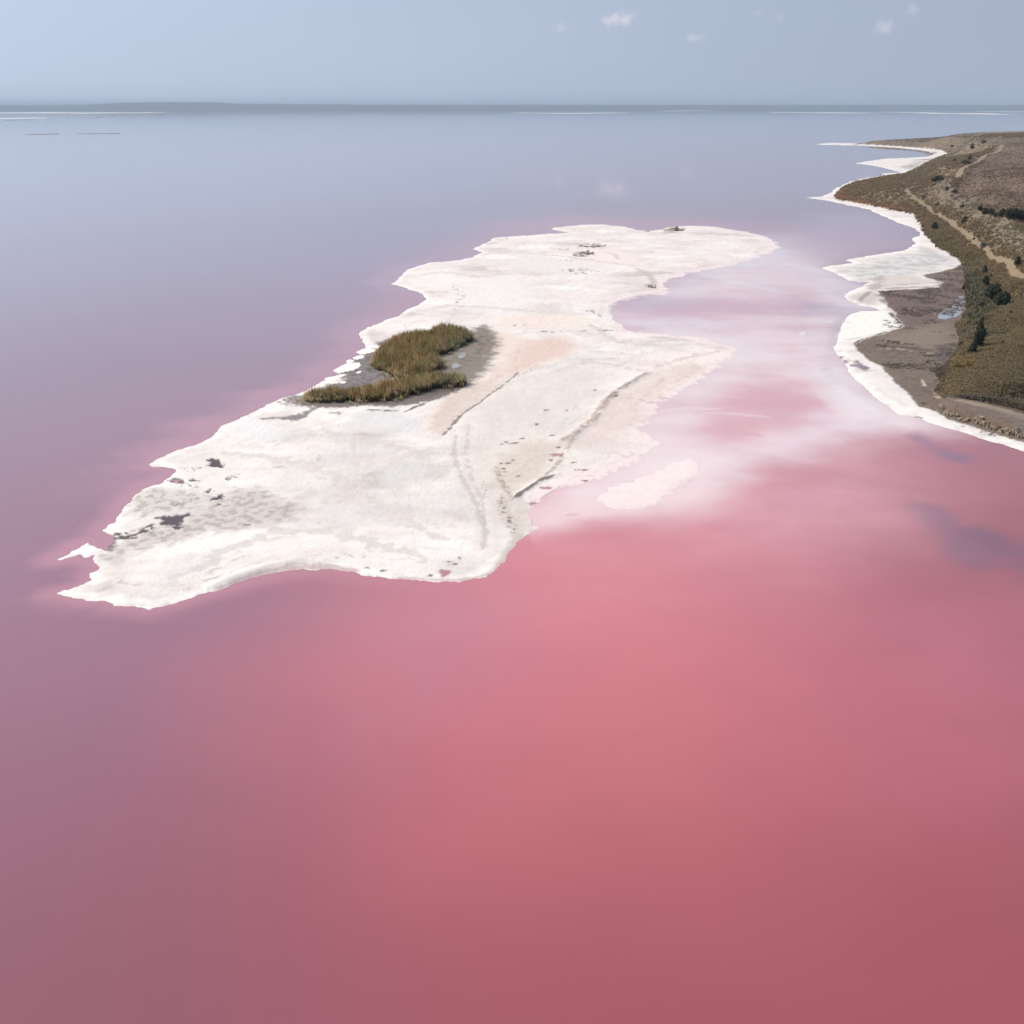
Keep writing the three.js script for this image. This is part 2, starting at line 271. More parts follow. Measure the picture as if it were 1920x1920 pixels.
const saltStains = [
  // grey, stony ground near the tip
  poly(z(80, 800, 0.28125, [[1290, 420], [1500, 440], [1760, 550], [1650, 640], [1400, 690], [1100, 725], [800, 795], [600, 850], [420, 950], [370, 890], [500, 790], [700, 690], [980, 630], [1130, 540]]), [199, 189, 186], { soft: 2.5, warp: 3, grain: 0.25, alpha: 0.9 }),
  poly(z(80, 800, 0.28125, [[1290, 420], [1500, 440], [1760, 550], [1650, 640], [1400, 690], [1100, 725], [800, 795], [600, 850], [420, 950], [370, 890], [500, 790], [700, 690], [980, 630], [1130, 540]]), [150, 142, 140], { soft: 2, warp: 3, alpha: 0.55, speck: 0.2, size: 1.6 }),
  poly(z(80, 800, 0.28125, [[560, 470], [700, 420], [900, 440], [1080, 470], [1180, 510], [950, 560], [700, 590], [570, 580]]), [203, 197, 192], { soft: 2, warp: 2, alpha: 0.8 }),
  poly(z(80, 800, 0.28125, [[560, 470], [700, 420], [900, 440], [1080, 470], [1180, 510], [950, 560], [700, 590], [570, 580]]), [140, 133, 130], { soft: 2, warp: 2, alpha: 0.5, speck: 0.22, size: 1.5 }),
  poly(z(80, 800, 0.28125, [[860, 160], [1100, 130], [1300, 210], [1330, 330], [1000, 400], [880, 330], [960, 280]]), [222, 214, 210], { soft: 3, warp: 3, alpha: 0.7 }),
  poly(z(80, 800, 0.28125, [[780, 1000], [1000, 880], [1250, 800], [1330, 830], [1100, 940], [900, 1040], [800, 1090]]), [214, 212, 212], { soft: 2.5, warp: 2, alpha: 0.7 }),
  // pale bluish damp patches in the white
  poly([[420, 790], [470, 785], [520, 800], [560, 815], [520, 830], [450, 822]], [226, 222, 224], { soft: 4, warp: 4, grain: 0.15 }), poly([[640, 780], [720, 770], [790, 785], [780, 812], [700, 815]], [216, 212, 213], { soft: 3, warp: 4, grain: 0.15 }),
  poly([[690, 880], [780, 870], [830, 885], [800, 910], [730, 912], [700, 900]], [210, 205, 203], { soft: 3, warp: 5, grain: 0.2 }), poly([[620, 870], [650, 900], [600, 930], [540, 900]], [224, 218, 216], { soft: 4, warp: 4, grain: 0.2 }),
  poly([[880, 530], [960, 520], [1010, 560], [960, 590], [870, 580], [840, 560]], [226, 219, 220], { soft: 5, warp: 6, grain: 0.1 }), poly([[960, 470], [1060, 490], [1150, 505], [1060, 520], [960, 500]], [221, 214, 214], { soft: 6, warp: 8, grain: 0.08 }),
  poly([[760, 510], [840, 505], [880, 530], [800, 545]], [229, 222, 220], { soft: 5, warp: 7, grain: 0.1 }),
  // tan and rosy ground
  poly([[880, 628], [940, 625], [1000, 640], [1050, 632], [1085, 648], [1068, 668], [1012, 690], [972, 702], [916, 744], [895, 762], [877, 773], [852, 792], [843, 808], [826, 822], [802, 818], [799, 798], [820, 762], [860, 735], [905, 712], [930, 680]], [222, 203, 194], { soft: 3, warp: 2.5, grain: 0.25, alpha: 0.85 }),
  poly([[840, 745], [905, 722], [940, 705], [905, 745], [868, 775], [845, 800], [822, 815], [806, 808], [815, 780]], [200, 184, 174], { soft: 1.2, warp: 2, grain: 0.5, alpha: 0.6 }),
  poly([[985, 645], [1045, 635], [1078, 650], [1060, 668], [1010, 684], [965, 700], [940, 710], [960, 680]], [213, 187, 180], { soft: 3, warp: 3, grain: 0.3, alpha: 0.8 }),
  poly([[915, 600], [990, 592], [1060, 590], [1105, 604], [1080, 618], [1000, 622], [930, 615]], [228, 212, 204], { soft: 6, warp: 6, grain: 0.15, alpha: 0.85 }), poly([[1100, 470], [1160, 468], [1200, 485], [1140, 500], [1090, 490]], [229, 214, 210], { soft: 6, warp: 6, grain: 0.12 }),
  poly([[930, 850], [1000, 815], [1060, 830], [1100, 870], [1040, 890], [985, 925], [945, 930], [930, 890]], [228, 220, 214], { soft: 3, warp: 4, grain: 0.2, alpha: 0.9 }),
  poly([[1130, 760], [1200, 730], [1260, 720], [1230, 760], [1215, 800], [1190, 850], [1100, 850]], [229, 215, 214], { soft: 5, warp: 6, grain: 0.2, alpha: 0.8 }), poly([[1090, 890], [1190, 858], [1160, 885], [1100, 910], [1010, 935], [1030, 905]], [232, 214, 214], { soft: 3, warp: 3 }),
  poly([[1140, 700], [1260, 660], [1330, 650], [1370, 660], [1320, 700], [1260, 740], [1150, 790]], [234, 220, 218], { soft: 5, warp: 6, grain: 0.2, alpha: 0.7 }),
  poly([[850, 830], [870, 790], [915, 750], [1000, 700], [1080, 690], [1150, 700], [1120, 740], [1040, 790], [960, 830], [925, 880], [935, 930], [950, 985], [930, 1040], [905, 1050], [915, 1000], [890, 940], [862, 885]], [214, 204, 199], { soft: 4, warp: 4, grain: 0.2, alpha: 0.8 }),
  poly([[925, 890], [940, 860], [985, 830], [1050, 830], [1045, 880], [990, 910], [965, 935], [955, 980], [940, 960], [930, 930]], [205, 190, 181], { soft: 2.5, warp: 4, grain: 0.25, alpha: 0.85 }),
  poly([[1120, 770], [1160, 738], [1215, 705], [1300, 680], [1330, 690], [1260, 725], [1220, 760], [1200, 800], [1140, 830], [1080, 850], [1060, 840], [1100, 810]], [214, 196, 190], { soft: 3, warp: 4, grain: 0.25, alpha: 0.8 }),
  line([[1110, 612], [1150, 640], [1190, 650], [1240, 640], [1300, 640]], 1.2, [204, 190, 186], { alpha: 0.8, warp: 3 }), line([[1040, 700], [1100, 680], [1160, 690], [1210, 700]], 1.0, [206, 192, 188], { alpha: 0.8, warp: 3 }), line([[1230, 690], [1290, 672], [1350, 660]], 0.9, [206, 190, 184], { alpha: 0.8, warp: 2.5 }),
  line([[880, 480], [960, 474], [1050, 482], [1120, 492], [1190, 500]], 1.6, [206, 196, 194], { alpha: 0.8, warp: 4 }), line([[760, 520], [830, 512], [900, 520], [980, 515]], 1.4, [208, 198, 196], { alpha: 0.8, warp: 4 }), line([[760, 590], [840, 575], [930, 580], [1040, 590]], 1.3, [206, 194, 190], { alpha: 0.8, warp: 4 }),
  line([[520, 830], [600, 815], [700, 830], [780, 850], [830, 890]], 1.0, [206, 198, 196], { alpha: 0.8, warp: 4 }), line([[420, 850], [500, 862], [590, 880], [680, 930], [760, 980], [830, 1010]], 1.1, [208, 199, 196], { alpha: 0.8, warp: 4 }), line([[330, 1090], [420, 1040], [520, 1000], [620, 1000], [720, 1030], [800, 1050]], 1.0, [206, 198, 196], { alpha: 0.8, warp: 3.5 }),
  line([[930, 880], [936, 900], [948, 915], [960, 940]], 0.5, [150, 138, 132], { alpha: 0.7, speck: 0.05, size: 1 }), line([[1089, 807], [1060, 850], [1040, 880], [1010, 905]], 0.4, [176, 160, 154], { alpha: 0.8, speck: 0.05, size: 1.2 }),
  // rim of the spit on the east, wet and grey
  line([[941, 930], [944, 950], [952, 975], [965, 990], [975, 1000], [958, 1030], [940, 1060], [915, 1082]], 0.9, [196, 184, 178], { alpha: 0.8 }),
  line([[975, 938], [985, 952], [972, 970], [985, 985], [990, 995]], 1.1, [205, 192, 186], { alpha: 0.8 }),
  line([[412, 1104], [451, 1089], [488, 1076], [530, 1068], [572, 1064], [620, 1064], [670, 1071]], 0.7, [186, 160, 160], { alpha: 0.75 }), line([[736, 1084], [807, 1087], [860, 1089], [895, 1083], [918, 1076]], 0.35, [196, 170, 168], { alpha: 0.7 }),
  line([[600, 1058], [560, 1056], [510, 1064], [450, 1082], [400, 1102]], 0.5, [205, 196, 193], { alpha: 0.6 }), line([[640, 1062], [580, 1059], [530, 1062]], 0.22, [170, 160, 158], { alpha: 0.6, speck: 0.2, size: 1.5 }),
  // the ridges
  line([[1213, 703], [1185, 719], [1153, 740], [1135, 754], [1125, 772], [1114, 790], [1089, 807], [1072, 822], [1054, 830]], 0.75, [170, 154, 146], { alpha: 0.85, speck: -0.05, size: 1.8 }),
  line([[1192, 715], [1160, 735], [1138, 752]], 0.35, [128, 116, 112], { alpha: 0.7, speck: 0.15, size: 1.2 }),
  line([[1040, 894], [1015, 903], [997, 914], [976, 928], [965, 937]], 0.42, [96, 84, 80], { warp: 0.5, alpha: 0.9 }),
  line([[941, 936], [944, 960], [955, 981], [960, 1000]], 0.75, [126, 114, 108], { speck: 0.32, size: 0.7 }), line([[905, 905], [909, 925], [912, 935]], 0.4, [160, 150, 146], { speck: 0.3, size: 0.6 }),
  line([[972, 701], [940, 728], [916, 744], [895, 761], [877, 772], [862, 784], [848, 800], [838, 813], [828, 821]], 0.32, [128, 114, 108], { alpha: 0.9, warp: 0.7 }), line([[1006, 688], [990, 700], [960, 712]], 0.5, [160, 145, 138], { alpha: 0.6, speck: 0.2, size: 1 }),
  line([[856, 815], [851, 850], [859, 882], [872, 910], [892, 945], [906, 981], [911, 1009], [904, 1034]], 0.42, [188, 179, 175], { alpha: 0.7, warp: 0.8 }), line([[880, 800], [872, 850], [884, 900], [902, 935], [908, 970]], 0.4, [190, 180, 176], { alpha: 0.6, speck: 0.02, size: 3, warp: 0.9 }), line([[899, 958], [908, 975], [911, 990]], 0.2, [170, 165, 163], { alpha: 0.7, speck: 0.2, size: 1 }),
  line([[1192, 505], [1214, 515], [1226, 528], [1224, 537]], 1.2, [190, 178, 172], { alpha: 0.85 }), line([[1128, 474], [1152, 478], [1160, 488]], 1.0, [200, 186, 180], { alpha: 0.7 }), line([[1148, 590], [1146, 574], [1168, 563], [1200, 555], [1240, 550]], 0.9, [186, 176, 180], { alpha: 0.7 }),
  line([[1260, 720], [1300, 700], [1318, 685]], 0.6, [205, 186, 176], { alpha: 0.8, speck: 0.1, size: 2 }), line([[1205, 745], [1240, 732], [1280, 722]], 0.5, [200, 184, 180], { alpha: 0.7, speck: 0.2, size: 1.5 }), line([[1175, 795], [1200, 805], [1230, 812]], 0.4, [206, 190, 186], { alpha: 0.7 }),
  line([[1150, 848], [1175, 860], [1190, 852]], 0.35, [206, 190, 186], { alpha: 0.7 }), line([[1165, 750], [1190, 748], [1225, 757]], 0.35, [190, 176, 172], { alpha: 0.8, speck: 0.15, size: 1.4 }),
  line([[820, 620], [860, 614], [905, 612]], 0.5, [206, 196, 196], { alpha: 0.5 }),
  line([[1010, 624], [1040, 625], [1080, 623], [1120, 622], [1165, 619]], 0.9, [104, 96, 92], { speck: 0.34, size: 1.8 }), line([[1000, 550], [1060, 549], [1110, 550]], 0.8, [112, 102, 100], { speck: 0.44, size: 1.6 }),
  line([[1000, 490], [1060, 491], [1110, 488]], 1.1, [150, 140, 136], { speck: 0.4, size: 2 }), line([[930, 452], [960, 446], [1000, 442]], 1.3, [150, 140, 140], { speck: 0.3, size: 2.4, alpha: 0.8 }), line([[1100, 586], [1108, 583], [1118, 590], [1130, 596]], 0.8, [112, 104, 100], { speck: 0.3, size: 1.5 }), line([[960, 614], [980, 612], [992, 614]], 0.9, [110, 100, 96], { speck: 0.3, size: 1.3 }), line([[850, 535], [858, 545], [866, 556], [862, 566], [852, 594]], 1.4, [150, 142, 140], { speck: 0.36, size: 2 }),
  poly([[1085, 462], [1110, 457], [1138, 462], [1130, 468], [1095, 468]], [132, 120, 110], { soft: 1.5, warp: 3, speck: 0.2, size: 2.4 }), poly([[1068, 480], [1085, 473], [1115, 474], [1112, 482], [1080, 484]], [140, 128, 116], { soft: 1.5, warp: 3, speck: 0.15, size: 2.4 }), poly([[1050, 508], [1090, 505], [1120, 512], [1095, 518], [1062, 514]], [140, 122, 112], { soft: 1.5, warp: 3, speck: 0.3, size: 2 }), poly([[1045, 468], [1072, 467], [1068, 472], [1048, 472]], [176, 166, 160], { soft: 1.5, warp: 3, speck: 0.2, size: 2 }),
  poly([[1240, 432], [1262, 426], [1285, 430], [1270, 437], [1248, 437]], [160, 146, 136], { soft: 1.5, warp: 3, speck: 0.15, size: 2 }), poly([[1208, 536], [1222, 534], [1232, 538], [1220, 542]], [96, 84, 78], { soft: 0.8, warp: 1.5, speck: 0.2, size: 1.2 }),
  // mud round the reeds
  poly([[626, 706], [646, 690], [662, 676], [690, 652], [716, 640], [745, 632], [720, 700], [745, 715], [740, 735], [640, 740], [588, 742], [600, 730], [650, 712]], [126, 118, 120], { soft: 0.9, warp: 2.4, grain: 0.45 }), poly([[626, 706], [646, 690], [662, 676], [690, 652], [716, 640], [745, 632], [720, 700], [745, 715], [740, 735], [640, 740], [588, 742], [600, 730], [650, 712]], [84, 80, 84], { soft: 1, warp: 1.5, speck: 0.22, size: 1.1, alpha: 0.7 }),
  poly([[880, 628], [890, 616], [906, 612], [926, 625], [937, 640], [928, 665], [914, 692], [898, 712], [882, 726], [862, 726], [840, 740], [800, 748], [790, 690], [800, 668], [830, 640]], [134, 122, 114], { soft: 1.6, warp: 3, grain: 0.35 }), poly([[880, 640], [910, 622], [930, 640], [905, 665], [870, 700], [842, 712], [836, 690]], [108, 98, 92], { soft: 2, warp: 3, speck: 0.2, size: 2.2, alpha: 0.8 }),
  poly([[546, 741], [590, 745], [660, 745], [740, 738], [790, 728], [845, 716], [876, 726], [848, 742], [800, 757], [770, 762], [735, 766], [690, 764], [620, 768], [575, 766], [540, 758]], [94, 82, 78], { soft: 0.7, warp: 2, grain: 0.7, alpha: 0.9 }), poly([[520, 748], [560, 742], [580, 758], [560, 764], [525, 760]], [150, 140, 138], { soft: 0.8, warp: 2, speck: 0.12, size: 1.4 }),
  line([[590, 768], [577, 776], [570, 783], [545, 788], [515, 786], [495, 787]], 0.7, [124, 114, 116], { alpha: 0.9, warp: 1.2 }), poly([[528, 784], [560, 778], [572, 782], [560, 792], [545, 792]], [134, 124, 128], { soft: 0.5, warp: 1.3, grain: 0.8 }), line([[690, 772], [725, 773], [748, 773]], 0.4, [110, 98, 98], { warp: 0.7 }), line([[760, 775], [790, 762], [815, 750], [835, 742]], 0.32, [120, 110, 108], { warp: 0.8 }), poly([[798, 752], [820, 744], [832, 748], [815, 754], [800, 756]], [118, 108, 108], { soft: 0.5, warp: 1.2, grain: 0.8 }), line([[615, 778], [640, 776], [632, 785]], 0.3, [120, 110, 108], { speck: 0.1, size: 1 }),
  // black wet holes near the tip
  ...[[[388, 864], [400, 862], [411, 863], [410, 868], [421, 874], [417, 879], [402, 878], [390, 874], [396, 870]], [[292, 973], [305, 969], [318, 971], [336, 968], [355, 966], [359, 970], [345, 976], [340, 985], [320, 988], [300, 986], [308, 979]], [[322, 990], [332, 988], [345, 990], [340, 996], [325, 996]], [[422, 901], [434, 898], [438, 900], [428, 903]], [[438, 897], [447, 894], [448, 897], [441, 899]], [[384, 923], [396, 920], [402, 923], [390, 926]], [[392, 939], [404, 934], [418, 930], [422, 934], [408, 940], [395, 942]], [[404, 949], [412, 949], [408, 952]], [[424, 945], [432, 944], [428, 947]], [[352, 902], [366, 899], [372, 903], [358, 905]], [[320, 902], [330, 898], [342, 901], [346, 907], [334, 908]], [[460, 989], [474, 984], [470, 989]]]
    .map((p) => poly(p, [84, 76, 86], { soft: 0.22, warp: 1.1, grain: 1.1, dip: true })),
  poly([[172, 1022], [195, 1010], [214, 1000], [250, 1000], [285, 985], [300, 990], [285, 1000], [250, 1012], [215, 1018], [205, 1034], [192, 1030]], [92, 84, 84], { soft: 0.5, warp: 1.2, speck: 0.1, size: 1 }), poly([[172, 1022], [190, 1016], [212, 1003], [218, 1010], [206, 1033], [196, 1026]], [110, 96, 106], { soft: 0.5, warp: 1, grain: 0.9 }),
  poly([[330, 882], [350, 877], [392, 878], [380, 883], [345, 884]], [112, 105, 100], { soft: 0.5, warp: 1, speck: 0.28, size: 0.7 }), poly([[300, 908], [325, 896], [345, 903], [350, 915], [335, 910]], [110, 100, 96], { soft: 0.5, warp: 1, speck: 0.25, size: 0.7 }), poly([[320, 948], [332, 945], [345, 950], [330, 953]], [120, 112, 108], { soft: 0.5, warp: 1, speck: 0.25, size: 0.6 }), poly([[345, 910], [375, 915], [360, 918]], [130, 120, 116], { soft: 0.5, warp: 1, speck: 0.2, size: 0.7 }), poly([[350, 935], [380, 930], [385, 938], [360, 942]], [150, 142, 138], { soft: 0.5, warp: 1, speck: 0.25, size: 0.7 }), poly([[512, 880], [535, 877], [528, 881]], [160, 155, 152], { soft: 0.5, warp: 1, speck: 0.1, size: 0.7 }),
  // pools of brine and dark dashes
  ...[[1043, 856, 15, 3.2], [1023, 917, 11, 3], [1001, 945, 11, 3.2], [834, 1077, 12, 7], [1012, 944, 6, 2]].map(([x, y, w, h]) => poly([[x - w, y], [x - w * 0.5, y - h], [x + w * 0.4, y - h], [x + w, y - h * 0.3], [x + w * 0.6, y + h * 0.6], [x - w * 0.3, y + h]], [172, 128, 134], { soft: 0.3, warp: 0.7, grain: 0.9 })),
  ...[[1024, 772, 7], [1006, 799, 6], [1036, 820, 7], [980, 825, 5], [964, 834, 9], [950, 832, 4], [954, 872, 6], [944, 882, 5], [974, 895, 6], [1080, 883, 6], [1096, 883, 6], [1097, 901, 6], [1033, 866, 4], [960, 866, 4], [942, 836, 4], [1048, 842, 6], [1115, 734, 5], [1155, 746, 6], [940, 872, 4], [1075, 870, 5], [850, 1061, 8], [840, 1056, 9], [862, 1049, 5], [690, 1066, 8], [808, 1081, 8], [720, 1071, 6], [1062, 772, 3], [948, 888, 4]]
    .map(([x, y, w]) => poly([[x - w, y + 1], [x - w * 0.3, y - 1.3], [x + w, y - 0.6], [x + w * 0.2, y + 1.6]], [126, 100, 104], { soft: 0.22, warp: 0.6, grain: 1 })),
];
const landStains = [
  // grey wet salt flat of the small bay
  poly([[1560, 512], [1620, 495], [1690, 480], [1730, 472], [1780, 485], [1800, 494], [1780, 503], [1740, 513], [1690, 522], [1610, 527]], [206, 203, 203], { soft: 6, warp: 6, grain: 0.1 }), poly([[1560, 512], [1620, 495], [1690, 480], [1730, 472], [1780, 485], [1800, 494], [1780, 503], [1740, 513], [1690, 522], [1610, 527]], [180, 173, 173], { soft: 6, warp: 6, grain: 0.1, speck: 0.2, size: 7, alpha: 0.7 }), poly([[1590, 505], [1660, 492], [1720, 478], [1760, 492], [1700, 508], [1640, 516]], [158, 150, 150], { soft: 3, warp: 6, speck: 0.34, size: 3, alpha: 0.6 }),
  poly([[1615, 527], [1660, 519], [1700, 518], [1740, 524], [1760, 533], [1700, 542], [1640, 545], [1612, 540]], [203, 192, 188], { soft: 3, warp: 5, grain: 0.15 }), line([[1650, 520], [1640, 530], [1638, 544]], 2.2, [164, 152, 150], { alpha: 0.7 }),
  line([[1650, 537], [1690, 535], [1740, 533], [1765, 531]], 0.8, [140, 124, 120], { alpha: 0.7, speck: 0.1, size: 3 }), line([[1655, 543], [1700, 541], [1750, 539]], 0.7, [120, 106, 102], { alpha: 0.8 }), line([[1600, 500], [1625, 497], [1650, 498]], 0.8, [184, 178, 178], { alpha: 0.7, speck: 0.1, size: 3 }), line([[1725, 463], [1750, 478], [1770, 490]], 2.4, [178, 172, 174], { alpha: 0.6 }),
  poly([[1590, 556], [1620, 547], [1645, 548], [1655, 560], [1640, 574], [1612, 570]], [196, 184, 182], { soft: 2, warp: 3, grain: 0.3 }), line([[1632, 548], [1616, 560], [1606, 572]], 0.8, [140, 126, 124], { alpha: 0.7 }),
  // far bay: grey water-worn mud among the white
  poly([[1690, 313], [1720, 304], [1740, 300], [1750, 297], [1735, 306], [1712, 318], [1700, 318]], [172, 168, 168], { soft: 6, warp: 10, grain: 0.05, alpha: 0.8 }), line([[1712, 301], [1735, 300], [1752, 298]], 4, [110, 100, 96], { alpha: 0.8 }), line([[1695, 313], [1715, 312]], 5, [120, 112, 108], { alpha: 0.7 }), poly([[1690, 279], [1720, 281], [1758, 286.5], [1750, 289], [1738, 290], [1720, 285]], [112, 92, 88], { soft: 3, warp: 4 }),
  poly([[1600, 592], [1630, 586], [1660, 584], [1670, 592], [1688, 610], [1660, 622], [1620, 634], [1598, 640], [1578, 634]], [228, 226, 220], { soft: 2, warp: 2 }), poly([[1660, 602], [1690, 604], [1694, 616], [1672, 620], [1655, 612]], [120, 104, 98], { soft: 0.5, warp: 1.8, speck: 0.16, size: 1.6 }), line([[1668, 588], [1680, 598], [1694, 612], [1688, 622], [1664, 626]], 0.8, [92, 74, 68], { warp: 1.4 }), line([[1690, 600], [1702, 612], [1694, 626]], 0.5, [214, 200, 186], { warp: 1, speck: 0.1, size: 1.4 }),
  line([[1600, 648], [1612, 640], [1640, 632], [1662, 624]], 0.5, [110, 92, 84], {}), line([[1578, 640], [1600, 636], [1618, 634]], 0.4, [150, 140, 134], { alpha: 0.6 }),
  ...[[[1592, 684], [1606, 676], [1616, 684], [1634, 692], [1622, 696], [1600, 692]], [[1562, 672], [1580, 668], [1600, 678], [1588, 682]]].map((p) => poly(p, [128, 112, 128], { soft: 0.4, warp: 1, grain: 0.8 })),
  line([[1688, 778], [1710, 781], [1730, 785]], 0.35, [120, 96, 92], { warp: 0.5 }), poly([[1832, 812], [1846, 809], [1862, 815], [1872, 822], [1850, 818]], [92, 86, 84], { soft: 0.3, warp: 0.8, speck: 0.1, size: 0.8 }), poly([[1838, 820], [1852, 820], [1848, 825]], [96, 90, 88], { soft: 0.3, warp: 0.8, speck: 0.2, size: 0.8 }), line([[1800, 801], [1808, 801]], 0.2, [70, 66, 62], {}),
  line([[1640, 752], [1680, 766], [1720, 778]], 0.4, [196, 190, 190], { alpha: 0.6, speck: 0.1, size: 2 }), line([[1640, 722], [1665, 744], [1700, 762]], 0.4, [204, 200, 198], { alpha: 0.6 }),
];
const mudStains = [
  poly([[1650, 548], [1760, 540], [1806, 500], [1806, 560], [1770, 600], [1700, 620], [1690, 596], [1660, 572]], [104, 86, 82], { soft: 3, warp: 5, grain: 0.15 }), poly([[1690, 622], [1760, 612], [1790, 630], [1760, 660], [1690, 650], [1640, 640]], [126, 112, 100], { soft: 4, warp: 6, grain: 0.15 }),
  line([[1700, 580], [1730, 588], [1762, 592]], 1.1, [150, 132, 124], { alpha: 0.8 }), line([[1640, 651], [1665, 653], [1700, 656], [1740, 660]], 1.5, [86, 72, 64], { alpha: 0.9, warp: 1.4 }), line([[1642, 656], [1680, 657], [1705, 660]], 0.5, [168, 152, 132], { speck: 0.1, size: 1.8 }), line([[1705, 661], [1735, 666], [1755, 668]], 0.6, [160, 146, 128], { speck: 0.2, size: 2 }),
  poly([[1752, 650], [1788, 648], [1786, 670], [1778, 682], [1750, 680], [1758, 664]], [92, 78, 76], { soft: 1, warp: 2, grain: 0.5 }), poly([[1745, 698], [1762, 688], [1782, 682], [1776, 705], [1766, 722], [1762, 748], [1752, 735], [1758, 712]], [80, 62, 54], { soft: 0.8, warp: 1.6, grain: 0.6 }), line([[1728, 716], [1734, 728]], 0.3, [190, 170, 150], {}), line([[1754, 742], [1762, 752], [1770, 756]], 0.7, [176, 158, 138], { speck: 0.05, size: 1.4 }),
  line([[1762, 753], [1801, 762], [1847, 770], [1920, 789], [2050, 825]], 1.3, [78, 62, 54], { alpha: 0.95, warp: 1.1 }), line([[1782, 765], [1830, 774], [1880, 788], [1920, 800], [2050, 838]], 1.1, [150, 134, 116], { alpha: 0.85, warp: 1.3 }), line([[1840, 778], [1900, 795], [2000, 822]], 0.8, [124, 112, 104], { alpha: 0.8 }),
  line([[1760, 770], [1790, 784], [1830, 797], [1875, 812], [1920, 826]], 0.7, [104, 86, 72], { alpha: 0.8 }),
];
const TRACK = [[1880, 271], [1876, 278], [1859, 288], [1840, 298], [1818, 310], [1800, 323], [1786, 336], [1777, 342]], TRACK2 = [[1722, 348], [1710, 351.5], [1700, 357], [1706, 365], [1722, 377], [1742, 390], [1761, 403], [1779, 415], [1797, 430], [1806, 437], [1824, 449], [1841, 461], [1853, 473], [1873, 488], [1897, 505], [1920, 522], [1980, 568]];
const GRAVEL = [[1779, 341], [1768, 350], [1768, 362], [1790, 380], [1820, 396], [1850, 412], [1880, 432], [1905, 452], [1935, 478], [1990, 530]];
const pathLine = (pts) => { const o = new Outline([[0, 900], [1, 900]], true), p = pts.map(([x, y]) => hit(x, y)); o.n = p.length; o.x = Float64Array.from(p, (q) => q[0]); o.y = Float64Array.from(p, (q) => q[1]); o.x0 = Math.min(...o.x); o.x1 = Math.max(...o.x); o.y0 = Math.min(...o.y); o.y1 = Math.max(...o.y); return o; };
const area = (pts, color, o = {}) => { const s = new Stain([[0, 900], [1, 900], [2, 901]], color, o); s.line = pathLine(pts); s.line.open = false; return s; };

dips.push(...saltStains.filter((s) => s.dip));
grooves.push(
  { line: new Outline([[1213, 703], [1185, 719], [1153, 740], [1135, 754], [1125, 772], [1114, 790], [1089, 807], [1072, 822], [1054, 830]], true), width: 1.1, dh: 0.28 }, { line: new Outline([[1040, 894], [1015, 903], [997, 914], [976, 928], [965, 937]], true), width: 0.7, dh: 0.2 },
  { line: new Outline([[856, 815], [851, 850], [859, 882], [872, 910], [892, 945], [906, 981], [911, 1009], [904, 1034]], true), width: 0.8, dh: -0.05 }, { line: new Outline([[972, 701], [916, 744], [877, 772], [848, 800], [828, 821]], true), width: 0.6, dh: -0.1 },
  { line: new Outline([[880, 800], [872, 850], [884, 900], [902, 935], [908, 970]], true), width: 0.9, dh: -0.05 }, { line: new Outline([[600, 1056], [560, 1054], [510, 1062], [450, 1080], [400, 1100]], true), width: 1.1, dh: 0.282 },
);

